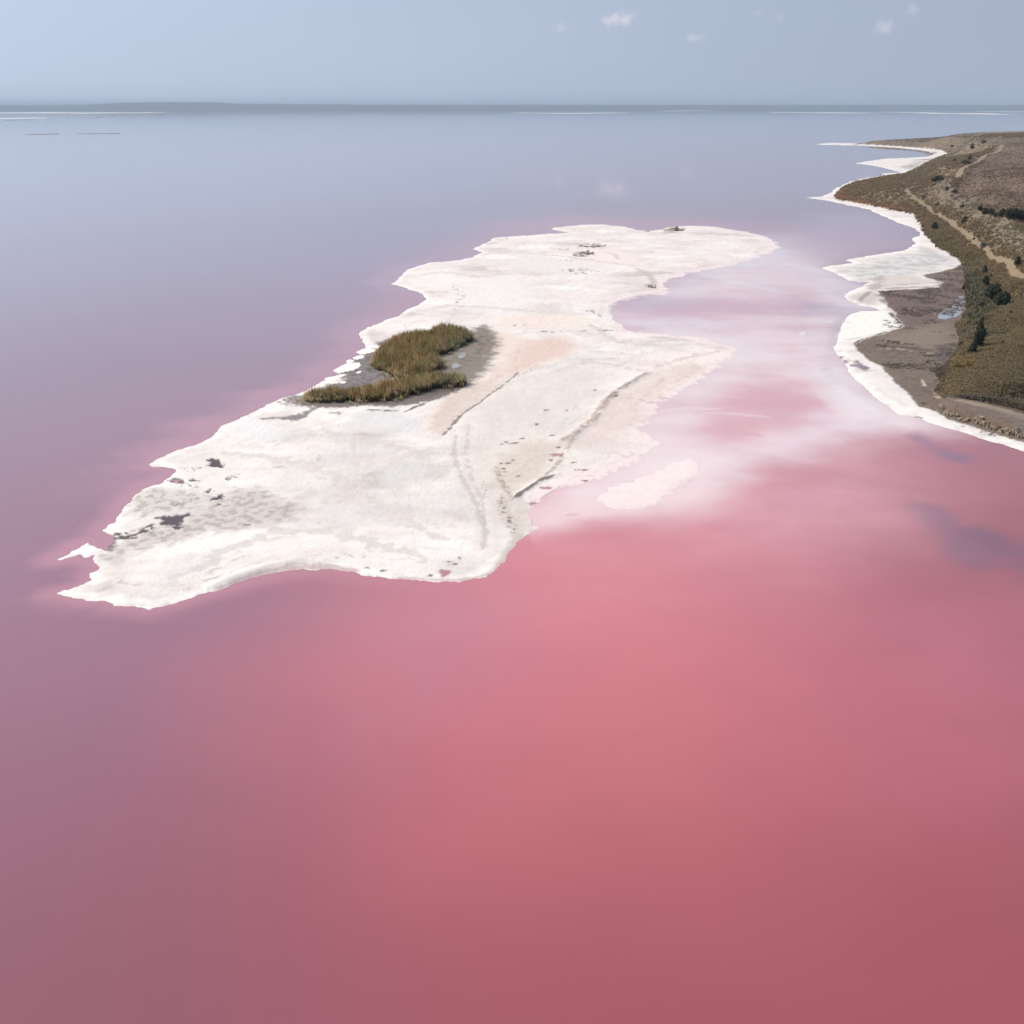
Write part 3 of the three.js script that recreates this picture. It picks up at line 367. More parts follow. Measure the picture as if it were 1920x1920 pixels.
const SALT = base(230, 223, 221), SALT_COOL = base(209, 201, 200), SALT_WARM = base(219, 203, 196), SALT_PINK = base(224, 205, 206), SALT_GREY = base(184, 174, 171), SALT_WET = base(228, 210, 213), CRUST = base(240, 234, 231);
const MUD_A = base(122, 106, 96), MUD_B = base(96, 80, 74), GR_A = base(122, 106, 70, 1), GR_B = base(96, 86, 54, 1), GR_C = base(138, 118, 86, 1), GR_D = base(80, 68, 50, 1), UP_A = base(120, 104, 90, 1), UP_B = base(96, 84, 74, 1), FIELD_A = base(108, 88, 74, 1), FIELD_B = base(88, 72, 60, 1), DIRT = base(142, 124, 104, 1), GRIT = base(110, 99, 86, 1), RED = base(142, 104, 86, 1);
let trackLines, gravelLine, uplandPatches;
const col = [0, 0, 0];
function terrainColor(x, d, h) {                                 // survey() has just been run for this place
  const g1 = fbm(x * 0.06 + 4, d * 0.06, 4), g2 = fbm(x * 0.45, d * 0.45, 3), g3 = noise(x * 2.3, d * 2.3), streak = fbm(x * 0.09 + 60, d * 0.3, 4);
  col[0] = SALT[0]; col[1] = SALT[1]; col[2] = SALT[2];
  if (at.land > -3 && at.land > at.spit) {
    if (at.grass > -0.3) {
      const up = ss(180, 520, d) * 0.75 + 0.25 * ss(4, 10, h), t = clamp(0.5 + 0.8 * g2 + 0.25 * g3), u = clamp(0.45 + 1.1 * g1 + 0.9 * fbm(x * 0.022 + 90, d * 0.022, 3));
      const a = [0, 0, 0];
      for (let k = 0; k < 3; k++) { a[k] = lerp(lerp(GR_A[k], GR_B[k], t), lerp(GR_C[k], GR_D[k], t), u * 0.75); const b = lerp(lerp(UP_A[k], UP_B[k], t), GR_C[k], u * 0.35); a[k] = lerp(a[k], b, up); }
      for (const p of uplandPatches) { const m = p.cover(x, d); if (m) mixTo(a, p.color, m); }
      const f = FIELD.near(x, d, 40) ? ss(-4, 4, FIELD.sd(x, d) + 6 * fbm(x * 0.03, d * 0.03, 3)) : 0;
      if (f) for (let k = 0; k < 3; k++) a[k] = lerp(a[k], lerp(FIELD_A[k], FIELD_B[k], clamp(0.5 + g2 * 0.5 + g1)), f);
      if (gravelLine.near(x, d, 30)) mixTo(a, GRIT, 0.75 * ss(5.5, 2.5, gravelLine.sd(x, d) + 1.5 * g2) * (0.75 + 0.25 * g3));
      for (const tr of trackLines) if (tr.near(x, d, 12)) { const q = tr.sd(x, d), w = tr.wide; mixTo(a, DIRT, 0.85 * ss(w + 0.4, w - 0.4, q + 0.5 * g2) * (1 - tr.crown * ss(0.7, 0.2, q))); }
      const edge = ss(-0.3, 0.6, at.grass), mud = MUD_A;
      for (let k = 0; k < 3; k++) col[k] = lerp(mud[k], a[k], edge);
      if (d > 600 && d < 760 && at.grass < 9 && x > 180 && x < 300) mixTo(col, RED, 0.5 * ss(9, 3, at.grass));
    } else if (at.mud > -0.2) {
      const t = clamp(0.5 + 0.9 * g2 + 0.4 * g1);
      const c = [0, 1, 2].map((k) => lerp(MUD_A[k], MUD_B[k], t) * (1 + 0.2 * g3 + 0.16 * noise(x * 5.1, d * 5.1)));
      for (let k = 0; k < 3; k++) col[k] = lerp(SALT_COOL[k], c[k], ss(-0.2, 0.35, at.mud));
    } else {
      mixTo(col, SALT_COOL, clamp(0.4 + g1)); mixTo(col, SALT_WARM, clamp(streak * 0.9)); mixTo(col, SALT_GREY, 0.7 * ss(0.1, 0.45, fbm(x * 0.07 + 20, d * 0.12, 4) + 0.15 * g2));
      for (const s of landStains) { const m = s.cover(x, d); if (m) mixTo(col, s.color, m); }
      mixTo(col, CRUST, 0.75 * ss(2.6, 0.6, Math.abs(at.land - 0.9)) * clamp(0.5 + 2 * g2));
    }
    if (at.mud > -2 || at.grass > -4) for (const s of mudStains) { const m = s.cover(x, d); if (m) mixTo(col, s.color, m); }
  } else {
    const band = strand(x, d), damp = fbm(x * 0.035 + 70, d * 0.05, 4);
    mixTo(col, SALT_COOL, clamp(0.3 + 1.5 * g1)); mixTo(col, SALT_COOL, clamp(0.9 * fbm(x * 0.2 + 8, d * 0.34, 4))); mixTo(col, SALT_WARM, clamp(0.05 + streak * 1.0 + 0.35 * band));
    mixTo(col, SALT_GREY, 0.75 * ss(0.12, 0.42, damp + 0.12 * g2) + 0.3 * clamp(band * g2 * 3)); mixTo(col, CRUST, 0.8 * ss(0.1, 0.45, -damp + 0.2 * band + 0.1 * g2));
    mixTo(col, SALT_GREY, 0.8 * ss(0.07, 0.0, Math.abs(band - 0.28)) * ss(0.02, 0.3, fbm(x * 0.12 + 3, d * 0.12, 3) + 0.12 * g3)); mixTo(col, SALT_PINK, clamp(0.2 + 0.9 * fbm(x * 0.05 + 30, d * 0.07, 3)) * ss(230, 330, d) * 0.7);
    if (at.plate < 0.4 && at.bar < 0) mixTo(col, CRUST, 0.85 * ss(1.7, 0.4, Math.abs(at.spit - 0.7)) * ss(40, 0, x) * clamp(0.75 + 1.5 * g2));
    if (at.spit < 9 && at.bar < 0 && BAY.near(x, d, 0) && BAY.sd(x, d) > -2) mixTo(col, SALT_WET, 0.95 * ss(7, 0.3, at.spit + 2.5 * g2 + 3 * streak));
    for (const s of saltStains) { const m = s.cover(x, d); if (m) mixTo(col, s.color, m); }
    if (at.bar > 0) mixTo(col, base(lerp(228, 230, ss(0, 2.5, at.bar)), lerp(209, 214, ss(0, 2.5, at.bar)), 213), 0.9);
    if (at.plate > 0) { col[0] = CRUST[0]; col[1] = CRUST[1]; col[2] = CRUST[2]; }
  }
  const fine = 1 + 0.05 * g3 + 0.05 * g2 + 0.03 * noise(x * 6, d * 6);
  col[0] *= fine; col[1] *= fine; col[2] *= fine;
  return col;
}

// ---------------------------------------------------------------- the terrain: one sheet, closer-meshed near by, that comes out of the lake where it is higher than the water
function sheet(us, ds, heightAt, colorAt, keep) {
  const nu = us.length, nd = ds.length, H = new Float32Array(nu * nd), C = new Float32Array(nu * nd * 3), index = [], used_ = new Int32Array(nu * nd).fill(-1), P = [], K = [];
  for (let j = 0; j < nd; j++) for (let i = 0; i < nu; i++) {
    const o = j * nu + i, x = us[i] * ds[j], d = ds[j], h = heightAt(x, d);
    H[o] = h;
    if (h > keep) { const c = colorAt(x, d, h); C[o * 3] = c[0]; C[o * 3 + 1] = c[1]; C[o * 3 + 2] = c[2]; }
  }
  for (let j = 0; j + 1 < nd; j++) for (let i = 0; i + 1 < nu; i++) {
    const q = [j * nu + i, j * nu + i + 1, (j + 1) * nu + i + 1, (j + 1) * nu + i];
    if (Math.max(H[q[0]], H[q[1]], H[q[2]], H[q[3]]) < keep) continue;
    for (const o of q) if (used_[o] < 0) { used_[o] = P.length / 3; const jj = Math.floor(o / nu), ii = o % nu; P.push(us[ii] * ds[jj], H[o], -ds[jj]); K.push(C[o * 3], C[o * 3 + 1], C[o * 3 + 2]); }
    const [a, b, c, e] = q.map((o) => used_[o]);
    index.push(a, b, c, a, c, e);
  }
  const g = new THREE.BufferGeometry();
  g.setAttribute('position', new THREE.Float32BufferAttribute(P, 3)); g.setAttribute('color', new THREE.Float32BufferAttribute(K, 3)); g.setIndex(index); g.computeVertexNormals();
  return g;
}
FIELD = Object.assign(pathLine([[1868, 269], [1884, 263], [1900, 259], [2000, 259], [2300, 300], [2350, 460], [2100, 425], [1960, 412], [1900, 400], [1850, 392], [1824, 388], [1806, 374], [1790, 357], [1796, 344], [1815, 330], [1845, 304], [1860, 288]]), { open: false });
const fan = (x0, x1, step) => { const u = []; for (let x = x0; x <= x1 + 1e-6; x += step) u.push((x - 960) / F); return u; };
trackLines = [TRACK, TRACK2].map((p, i) => Object.assign(pathLine(p), { wide: i ? 0.85 : 1.5, crown: i ? 0.5 : 0.8 }));
gravelLine = pathLine(GRAVEL); embankment = pathLine(GRAVEL);
uplandPatches = [
  area([[1728, 428], [1760, 445], [1790, 465], [1830, 490], [1810, 500], [1780, 478], [1745, 452]], [98, 92, 54], { soft: 4, warp: 8, grain: 0.1, alpha: 0.8 }), area([[1800, 530], [1830, 510], [1850, 560], [1850, 600], [1820, 610], [1806, 570]], [94, 86, 54], { soft: 4, warp: 6, grain: 0.12, alpha: 0.8 }),
  area([[1765, 345], [1790, 350], [1815, 372], [1805, 380], [1780, 362]], [110, 100, 98], { soft: 6, warp: 10, grain: 0.08, alpha: 0.8 }), area([[1782, 668], [1810, 668], [1825, 680], [1815, 692], [1782, 692]], [142, 118, 58], { soft: 1.5, warp: 3, grain: 0.3, alpha: 0.9 }), area([[1762, 722], [1790, 708], [1800, 735], [1775, 745]], [132, 112, 62], { soft: 2, warp: 4, grain: 0.3, alpha: 0.7 }),
  area([[1825, 665], [1920, 650], [1990, 690], [1920, 745], [1830, 740]], [110, 92, 62], { soft: 8, warp: 12, grain: 0.08, alpha: 0.6 }), area([[1575, 372], [1640, 384], [1700, 395], [1700, 390], [1640, 378], [1580, 366]], [146, 112, 94], { soft: 3, warp: 4, grain: 0.15, alpha: 0.7 }), area([[1800, 258], [1850, 256], [1920, 255], [1990, 255], [1990, 258], [1880, 260], [1800, 262]], [104, 92, 80], { soft: 10, warp: 20, grain: 0.03, alpha: 0.6 }),
  area([[1700, 280], [1750, 268], [1770, 275], [1790, 285], [1770, 290], [1745, 280]], [134, 114, 98], { soft: 8, warp: 20, grain: 0.05, alpha: 0.5 }), area([[1900, 690], [1990, 690], [1990, 770], [1920, 770], [1850, 755]], [92, 80, 60], { soft: 4, warp: 8, grain: 0.1, alpha: 0.5 }),
];
const rows = [];
for (let py = 1150; py > 640; py -= 1.8) rows.push(rowDistance(py));
for (let py = 640; py > 330; py -= 1.3) rows.push(rowDistance(py));
for (let py = 330; py > 249; py -= 0.8) rows.push(rowDistance(py));
const groundGrain = grainTexture(256, (x, y) => 0.5 + 0.28 * tiled(x, y, 9) + 0.2 * tiled(x, y, 31) + 0.12 * tiled(x, y, 80));
const earth = std({ name: 'salt_and_soil', vertexColors: true, roughness: 0.96, bumpMap: groundGrain, bumpScale: 0.012 });
function withGroundUV(g, s) { const p = g.attributes.position, uv = new Float32Array(p.count * 2); for (let i = 0; i < p.count; i++) { uv[i * 2] = p.getX(i) / s; uv[i * 2 + 1] = p.getZ(i) / s; } g.setAttribute('uv', new THREE.BufferAttribute(uv, 2)); return g; }
const saltSpit = mesh('salt_spit', withGroundUV(sheet(fan(-40, 1560, 1.8), rows, (x, d) => { const u = x / d; if (!(SPIT.near(x, d, 12) || BAR.near(x, d, 8))) return -1; survey(x, d); if (at.land > at.spit && at.land > -3) return -1; return height(x, d); }, terrainColor, -0.25), 4), earth);
tag(saltSpit, 'long white salt spit reaching across the pink lake with reeds growing on it', null, null, 'structure');
const headland = mesh('headland', withGroundUV(sheet(fan(1490, 2300, 1.8), rows, (x, d) => { if (!LAND.near(x, d, 12)) return -1; survey(x, d); if (at.spit > at.land && at.spit > -3) return -1; return height(x, d); }, terrainColor, -0.25), 4), earth);
tag(headland, 'brown grassy headland with white salt beaches along the right shore', null, null, 'structure');

// ---------------------------------------------------------------- the lake: brine over a salt bed, mirror-smooth
const PINK = base(194, 102, 109), PINK_DARKENED = base(138, 62, 69), MAUVE = base(138, 84, 104), MAUVE_DARKENED = base(128, 66, 82), ROSE = base(196, 128, 140), MILK = base(234, 217, 219), PALE_PINK = base(236, 180, 186);
const waterArea = (pts, color, o) => { const q = { soft: 4, warp: 4, grain: 0.1, ...o }; q.soft *= 1.7; q.warp *= 0.85; return poly(pts, color, q); };
const shoals = [
  // salt close under the surface between the spit and the shore
  waterArea([[1000, 985], [1100, 966], [1200, 962], [1320, 942], [1380, 900], [1440, 880], [1500, 862], [1620, 815], [1700, 805], [1745, 800], [1690, 770], [1600, 710], [1560, 640], [1590, 590], [1640, 575], [1590, 545], [1540, 500], [1470, 462], [1420, 440], [1330, 430], [1300, 520], [1150, 600], [1300, 690], [1200, 800], [1100, 900]], [232, 206, 211], { soft: 7, warp: 9, grain: 0.06, alpha: 0.86 }),
  waterArea([[1230, 830], [1260, 800], [1330, 770], [1440, 760], [1520, 790], [1440, 812], [1380, 850], [1330, 860], [1240, 870]], [206, 150, 162], { soft: 6, warp: 8, grain: 0.07, alpha: 0.75 }), waterArea([[1290, 742], [1380, 722], [1480, 718], [1560, 745], [1600, 765], [1520, 778], [1400, 768], [1310, 776]], [206, 146, 160], { soft: 5, warp: 8, grain: 0.08, alpha: 0.8 }),
  waterArea([[1170, 568], [1300, 556], [1420, 566], [1560, 572], [1600, 580], [1560, 588], [1400, 584], [1260, 590], [1180, 590]], [198, 150, 166], { soft: 7, warp: 8, grain: 0.05, alpha: 0.8 }), waterArea([[1500, 568], [1560, 570], [1640, 581], [1590, 588], [1520, 588]], [168, 146, 166], { soft: 4, warp: 5, grain: 0.1, alpha: 0.8 }), waterArea([[1180, 556], [1260, 552], [1330, 562], [1290, 574], [1190, 580]], [194, 178, 192], { soft: 4, warp: 5, alpha: 0.6 }),
  // white swathe from the bar to the right beach
  waterArea([[1305, 895], [1340, 880], [1420, 840], [1480, 812], [1560, 780], [1600, 742], [1640, 752], [1690, 785], [1640, 803], [1540, 826], [1480, 852], [1400, 872], [1330, 905]], [234, 220, 226], { soft: 5, warp: 7, grain: 0.09, alpha: 0.95 }), waterArea([[1010, 980], [1100, 955], [1190, 955], [1150, 965], [1050, 984]], [240, 220, 224], { soft: 2.5, warp: 3, alpha: 0.9 }),
  waterArea([[1030, 950], [1100, 905], [1200, 870], [1290, 840], [1310, 862], [1240, 885], [1130, 925], [1110, 950]], [230, 208, 214], { soft: 3, warp: 4, grain: 0.15, alpha: 0.9 }), waterArea([[1300, 900], [1330, 890], [1340, 905], [1290, 935], [1250, 950], [1262, 925]], [234, 200, 208], { soft: 2, warp: 3, alpha: 0.8 }),
  waterArea([[1400, 620], [1440, 610], [1500, 640], [1520, 700], [1480, 700], [1420, 660]], [236, 212, 216], { soft: 6, warp: 8, grain: 0.07, alpha: 0.8 }), waterArea([[1530, 700], [1560, 690], [1600, 730], [1640, 765], [1600, 775], [1550, 740]], [232, 222, 224], { soft: 3, warp: 4, alpha: 0.85 }), waterArea([[1270, 552], [1290, 512], [1420, 476], [1480, 440], [1560, 468], [1545, 515], [1460, 540], [1380, 548]], [240, 214, 215], { soft: 12, warp: 12, grain: 0.05, alpha: 0.85 }), waterArea([[1535, 505], [1580, 515], [1640, 530], [1600, 550], [1540, 545], [1490, 525]], [230, 208, 212], { soft: 7, warp: 9, grain: 0.06, alpha: 0.8 }),
  waterArea([[1186, 600], [1300, 598], [1380, 606], [1340, 622], [1220, 618]], [226, 212, 220], { soft: 4, warp: 6, alpha: 0.7 }), line([[1300, 508], [1380, 530], [1460, 545]], 2.2, [232, 222, 226], { alpha: 0.7, warp: 3, soft: 2 }), line([[1530, 690], [1560, 712], [1600, 748], [1650, 778]], 1.2, [238, 228, 228], { alpha: 0.7, warp: 1.6 }), line([[1560, 660], [1545, 690], [1570, 720]], 1.4, [186, 168, 182], { alpha: 0.6, warp: 2 }), line([[1582, 590], [1566, 610], [1562, 636], [1556, 655]], 1.0, [166, 150, 160], { alpha: 0.7, warp: 1.4 }),
  line([[1535, 660], [1560, 656], [1585, 662]], 1.2, [188, 142, 164], { alpha: 0.7, warp: 1.5 }), line([[1540, 692], [1560, 691]], 0.7, [156, 130, 150], { alpha: 0.8 }), line([[1520, 575], [1600, 578]], 1.2, [160, 140, 158], { alpha: 0.5 }), poly([[1497, 627], [1505, 622], [1512, 624], [1508, 628]], [246, 240, 240], { soft: 0.3, warp: 0.8 }), line([[1494, 627], [1512, 628]], 0.4, [246, 240, 240], {}), line([[1540, 602], [1562, 603]], 0.5, [240, 226, 230], {}), line([[1498, 596], [1516, 597]], 0.4, [196, 160, 176], {}),
  line([[1276, 916], [1290, 906], [1302, 896]], 0.35, [150, 112, 122], { speck: 0.1, size: 0.9 }), line([[1252, 926], [1272, 914]], 0.3, [160, 120, 130], { speck: 0.1, size: 0.9 }), line([[1120, 932], [1160, 908], [1205, 896]], 0.35, [205, 180, 182], { alpha: 0.7 }), line([[1060, 967], [1086, 963]], 0.4, [196, 130, 142], { speck: 0.1, size: 1.2 }),
  line([[1392, 812], [1425, 816]], 0.5, [206, 150, 166], { alpha: 0.7 }), line([[1320, 774], [1380, 776], [1440, 782]], 0.7, [228, 206, 214], { alpha: 0.6 }), line([[1240, 770], [1290, 764], [1350, 768]], 0.6, [232, 214, 218], { alpha: 0.6 }),
  waterArea([[1470, 440], [1540, 400], [1640, 400], [1712, 424], [1705, 462], [1640, 472], [1560, 486], [1500, 470]], [206, 154, 170], { soft: 12, warp: 14, grain: 0.04, alpha: 0.7 }),
  // darker weed and deeper holes
  waterArea([[1702, 816], [1724, 808], [1755, 835], [1800, 850], [1836, 860], [1810, 868], [1775, 864], [1735, 838]], [128, 78, 100], { soft: 1.0, warp: 2.5, grain: 0.25, alpha: 0.95 }), waterArea([[1712, 806], [1726, 807], [1722, 812], [1714, 811]], [176, 120, 144], { soft: 0.5, warp: 0.8, alpha: 0.9 }),
  waterArea([[1714, 944], [1764, 948], [1820, 982], [1880, 1004], [1950, 1028], [2050, 1075], [2000, 1110], [1930, 1086], [1880, 1056], [1832, 1072], [1798, 1056], [1744, 1000], [1720, 972]], [112, 68, 90], { soft: 1.7, warp: 4, grain: 0.16, alpha: 0.9 }), waterArea([[1437, 1042], [1446, 1041], [1450, 1044], [1440, 1046]], [170, 110, 122], { soft: 0.5, warp: 0.6, alpha: 0.7 }),
  // banks of pale and dark brine
  waterArea([[940, 1050], [960, 1010], [1000, 990], [1120, 970], [1300, 965], [1420, 1010], [1440, 1080], [1300, 1130], [1080, 1150], [960, 1120]], [220, 138, 144], { soft: 14, warp: 10, grain: 0.04, alpha: 0.7 }), waterArea([[1330, 950], [1450, 890], [1560, 840], [1680, 830], [1720, 900], [1660, 1000], [1500, 1040], [1400, 1010]], [224, 160, 170], { soft: 10, warp: 10, grain: 0.04, alpha: 0.7 }),
  waterArea([[900, 1180], [1100, 1120], [1400, 1140], [1560, 1240], [1500, 1420], [1250, 1520], [1000, 1480], [860, 1340]], [204, 110, 120], { soft: 16, warp: 12, grain: 0.035, alpha: 0.6 }), waterArea([[640, 1160], [760, 1120], [900, 1130], [950, 1200], [860, 1310], [780, 1340], [700, 1260]], [176, 112, 130], { soft: 8, warp: 9, grain: 0.06, alpha: 0.5 }), waterArea([[930, 1230], [990, 1212], [1010, 1235], [960, 1252]], [188, 108, 124], { soft: 3, warp: 4, grain: 0.12, alpha: 0.4 }),
  waterArea([[1540, 1180], [1700, 1120], [1900, 1130], [2100, 1300], [2000, 1500], [1750, 1450], [1600, 1340]], [188, 102, 120], { soft: 14, warp: 12, grain: 0.04, alpha: 0.6 }),
];
const LEFT_BRINE = new Outline([[-700, 2400], [300, 2300], [460, 1700], [560, 1450], [640, 1250], [740, 1120], [700, 900], [740, 700], [800, 600], [860, 500], [960, 420], [1100, 360], [900, 300], [-900, 280]]);
function waterColor(x, d) {
  at.warp = fbm(x * 0.3, d * 0.3, 3);
  const w = fbm(x * 0.012 + 5, d * 0.012, 4), v = fbm(x * 0.05, d * 0.09, 4);
  col[0] = PINK[0]; col[1] = PINK[1]; col[2] = PINK[2];
  const s = SPIT.sd(x, d), depthAndVignette = ss(0, 1, -s / 78 + 0.3 * w + 0.05 * v) * 0.85;       // deeper away from the spit, with lens darkening of the near lake painted in
  mixTo(col, PINK_DARKENED, 0.95 * depthAndVignette);
  const left = LEFT_BRINE.near(x, d, 60) ? ss(-18, 18 + d * 0.05, LEFT_BRINE.sd(x, d) + 12 * w + 3 * v) : 0;
  mixTo(col, [0, 1, 2].map((k) => lerp(MAUVE[k], MAUVE_DARKENED[k], depthAndVignette)), 0.92 * left);
  if (s > -26 && left > 0) mixTo(col, ROSE, 0.6 * left * lerp(ss(-5, -0.5, s + 2 * v), ss(-14, -0.5, s + 6 * v), ss(135, 175, d)));      // salt just under the surface along the western edge
  else if (s > -22) mixTo(col, PALE_PINK, 0.35 * ss(-4, 0, s + 2 * v));
  const bay = d < 700 && d > 100 ? shoals[0].cover(x, d) : 0;
  if (d < 700) for (const k of shoals) { const m = k.cover(x, d); if (m) mixTo(col, k.color, m * (0.88 + 0.3 * v + 0.12 * at.warp)); }
  if (bay > 0) mixTo(col, MILK, 0.95 * bay * ss(-15, -0.8, Math.max(s, BAR.near(x, d, 12) ? BAR.sd(x, d) : -99, LAND.near(x, d, 12) ? LAND.sd(x, d) : -99) + 4 * v + 1.5 * at.warp));
  const fine = 1 + 0.03 * v;
  col[0] *= fine; col[1] *= fine; col[2] *= fine;
  return col;
}
{
  const wr = [];
  for (let py = 2100; py > 1180; py -= 6) wr.push(rowDistance(py));
  for (let py = 1180; py > 400; py -= 2.6) wr.push(rowDistance(py));
  for (let py = 400; py > 215; py -= 3) wr.push(rowDistance(py));
  for (const d of [6000, 9000, 14000, 19000]) if (d > 1.1 * wr[wr.length - 1]) wr.push(d);
  const us = [...fan(-900, -60, 60), ...fan(-50, 940, 6), ...fan(943, 1980, 3), ...fan(2040, 2900, 60)];
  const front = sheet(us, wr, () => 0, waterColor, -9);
  // the rest of the lake, to the sides and behind
  const near = wr[0], far = 19000, l = us[0], r = us[us.length - 1], P = [], C = [], I = [];
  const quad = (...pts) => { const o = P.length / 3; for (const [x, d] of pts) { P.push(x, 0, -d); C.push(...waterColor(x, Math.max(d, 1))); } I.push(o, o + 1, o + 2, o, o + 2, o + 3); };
  for (let j = 0; j + 1 < wr.length; j++) { quad([-22000, wr[j]], [l * wr[j], wr[j]], [l * wr[j + 1], wr[j + 1]], [-22000, wr[j + 1]]); quad([r * wr[j], wr[j]], [22000, wr[j]], [22000, wr[j + 1]], [r * wr[j + 1], wr[j + 1]]); }
  quad([-22000, -8000], [22000, -8000], [22000, near], [-22000, near]);
  const rest = new THREE.BufferGeometry();
  rest.setAttribute('position', new THREE.Float32BufferAttribute(P, 3)); rest.setAttribute('color', new THREE.Float32BufferAttribute(C, 3)); rest.setIndex(I); rest.computeVertexNormals();
  // where salt slush breaks the surface of the shelf, the water mirrors less
  const X0 = -120, X1 = 340, D0 = 90, D1 = 660, N = 512, film = new Uint8Array(N * N * 4);
  for (let j = 0; j < N; j++) for (let i = 0; i < N; i++) {
    const x = lerp(X0, X1, (i + 0.5) / N), d = lerp(D0, D1, (j + 0.5) / N), v = 255 * (1 - 0.62 * clamp(shoals[0].cover(x, d) / 0.86) * (0.9 + 0.3 * fbm(x * 0.1, d * 0.1, 3)));
    for (let k = 0; k < 4; k++) film[(j * N + i) * 4 + k] = clamp(v, 0, 255);
  }
  const slush = new THREE.DataTexture(film, N, N); slush.magFilter = slush.minFilter = THREE.LinearFilter; slush.needsUpdate = true;
  for (const g of [front, rest]) { const p = g.attributes.position, uv = new Float32Array(p.count * 2); for (let i = 0; i < p.count; i++) { uv[i * 2] = (p.getX(i) - X0) / (X1 - X0); uv[i * 2 + 1] = (-p.getZ(i) - D0) / (D1 - D0); } g.setAttribute('uv', new THREE.BufferAttribute(uv, 2)); }
  const brine = new THREE.MeshPhysicalMaterial({ name: 'brine', vertexColors: true, roughness: 0.045, ior: 1.36, metalness: 0, clearcoat: 0.75, clearcoatRoughness: 0.045, clearcoatMap: slush, specularIntensityMap: slush });
  const lake = mesh('water', mergeGeometries([front, rest]), brine);
  tag(lake, 'still pink salt lake with pale shoals and lavender distance', null, null, 'structure');
}

// ---------------------------------------------------------------- puddles
function puddle(pts, color, label, h = 0.02) {
  const o = new Outline(pts), s = new THREE.Shape(), n = 200;
  const loop = new THREE.CatmullRomCurve3(Array.from(o.x, (x, i) => new THREE.Vector3(x, 0, o.y[i])), true), q3 = new THREE.Vector3();
  let cx = 0, cy = 0; for (let i = 0; i < o.n; i++) { cx += o.x[i] / o.n; cy += o.y[i] / o.n; }
  for (let i = 0; i < n; i++) {
    loop.getPoint(i / n, q3);
    const x = q3.x, y = q3.z, q = 1 + 0.2 * fbm(x * 0.55, y * 0.55, 4);
    s[i ? 'lineTo' : 'moveTo']((x - cx) * q, (y - cy) * q);
  }
  const g = new THREE.ExtrudeGeometry(s, { depth: 0.02, bevelEnabled: false }); g.rotateX(-Math.PI / 2);
  let top = 0; for (let i = 0; i < o.n; i++) top += height(lerp(o.x[i], cx, 0.3), lerp(o.y[i], cy, 0.3)) / o.n;
  const m = mesh('puddle', g, new THREE.MeshPhysicalMaterial({ name: 'puddle_water', color: new THREE.Color().setRGB(...color), roughness: 0.06, ior: 1.34 }));
  m.position.set(cx, top + h, -cy);
  return tag(m, label, 'puddle', null, null);
}
puddle([[847, 690], [851, 685], [857, 684], [860, 686], [863, 689], [858, 693], [850, 694]], base(160, 154, 156), 'pale puddle on grey mud nearest the lower reed strip on the spit');
puddle([[859, 674], [862, 665], [866, 662], [873, 664], [871, 673], [864, 676]], base(154, 148, 150), 'small pale puddle on grey mud under the edge of the upper reed bed');
puddle([[1762, 602], [1760, 591], [1771, 583], [1785, 577], [1792, 566], [1803, 557], [1811, 566], [1806, 581], [1799, 593], [1781, 600]], base(150, 158, 168), 'bluish shallow pond at the foot of the grassy slope beside brown mud', 0.0);

// ---------------------------------------------------------------- reeds
function bladeGeometry(spec) {                                   // thin bent leaves: [x, z, lean direction, lean, height, width, colour at foot, colour at tip]
  const P = [], C = [], N = [], I = [];
  for (const [x, zz, a, leanBy, h, w, c0, c1] of spec) {
    const o = P.length / 3, dx = Math.cos(a), dz = Math.sin(a), px = -dz * w / 2, pz = dx * w / 2;
    const put = (f, k, c) => { const b = leanBy * f * f; for (const s of k ? [-1, 1] : [0]) { P.push(x + dx * b + s * px * k, h * f, zz + dz * b + s * pz * k); C.push(...c); N.push(dx * 0.5, 0.85, dz * 0.5); } };
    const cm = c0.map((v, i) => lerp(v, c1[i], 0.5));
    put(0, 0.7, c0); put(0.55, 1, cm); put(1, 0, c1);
    I.push(o, o + 1, o + 3, o, o + 3, o + 2, o + 2, o + 3, o + 4);
  }
  const g = new THREE.BufferGeometry();
  g.setAttribute('position', new THREE.Float32BufferAttribute(P, 3)); g.setAttribute('color', new THREE.Float32BufferAttribute(C, 3)); g.setAttribute('normal', new THREE.Float32BufferAttribute(N, 3)); g.setIndex(I);
  return g;
}
const leaf = new THREE.MeshPhysicalMaterial({ name: 'reed_leaf', vertexColors: true, roughness: 1, side: THREE.DoubleSide, transmission: 0.55, thickness: 0, specularIntensity: 0.2 });
const reedClump = (() => {
  const s = [];
  for (let i = 0; i < 13; i++) {
    const a = rr(0, 6.283), r = Math.sqrt(rnd()) * 0.42, plume = rnd() < 0.45;
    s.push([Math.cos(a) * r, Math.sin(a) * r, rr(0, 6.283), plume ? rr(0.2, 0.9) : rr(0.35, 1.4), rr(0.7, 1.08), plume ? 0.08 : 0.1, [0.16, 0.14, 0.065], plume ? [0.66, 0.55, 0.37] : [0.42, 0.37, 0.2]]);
  }
  return bladeGeometry(s);
})();
const M4 = new THREE.Matrix4(), Q4 = new THREE.Quaternion(), E4 = new THREE.Euler(), V3 = new THREE.Vector3(), S3 = new THREE.Vector3();
function scatter(name, geometry, material, spots, label, category) {
  const m = new THREE.InstancedMesh(geometry, material, spots.length);
  spots.forEach(([x, y, zz, turn, sx, sy, c], i) => { m.setMatrixAt(i, M4.compose(V3.set(x, y, zz), Q4.setFromEuler(E4.set(0, turn, 0)), S3.set(sx, sy, sx))); m.setColorAt(i, new THREE.Color().setRGB(...c)); });
  m.name = numbered(name); m.castShadow = m.receiveShadow = true; scene.add(m);
  return tag(m, label, category, null, 'stuff');
}
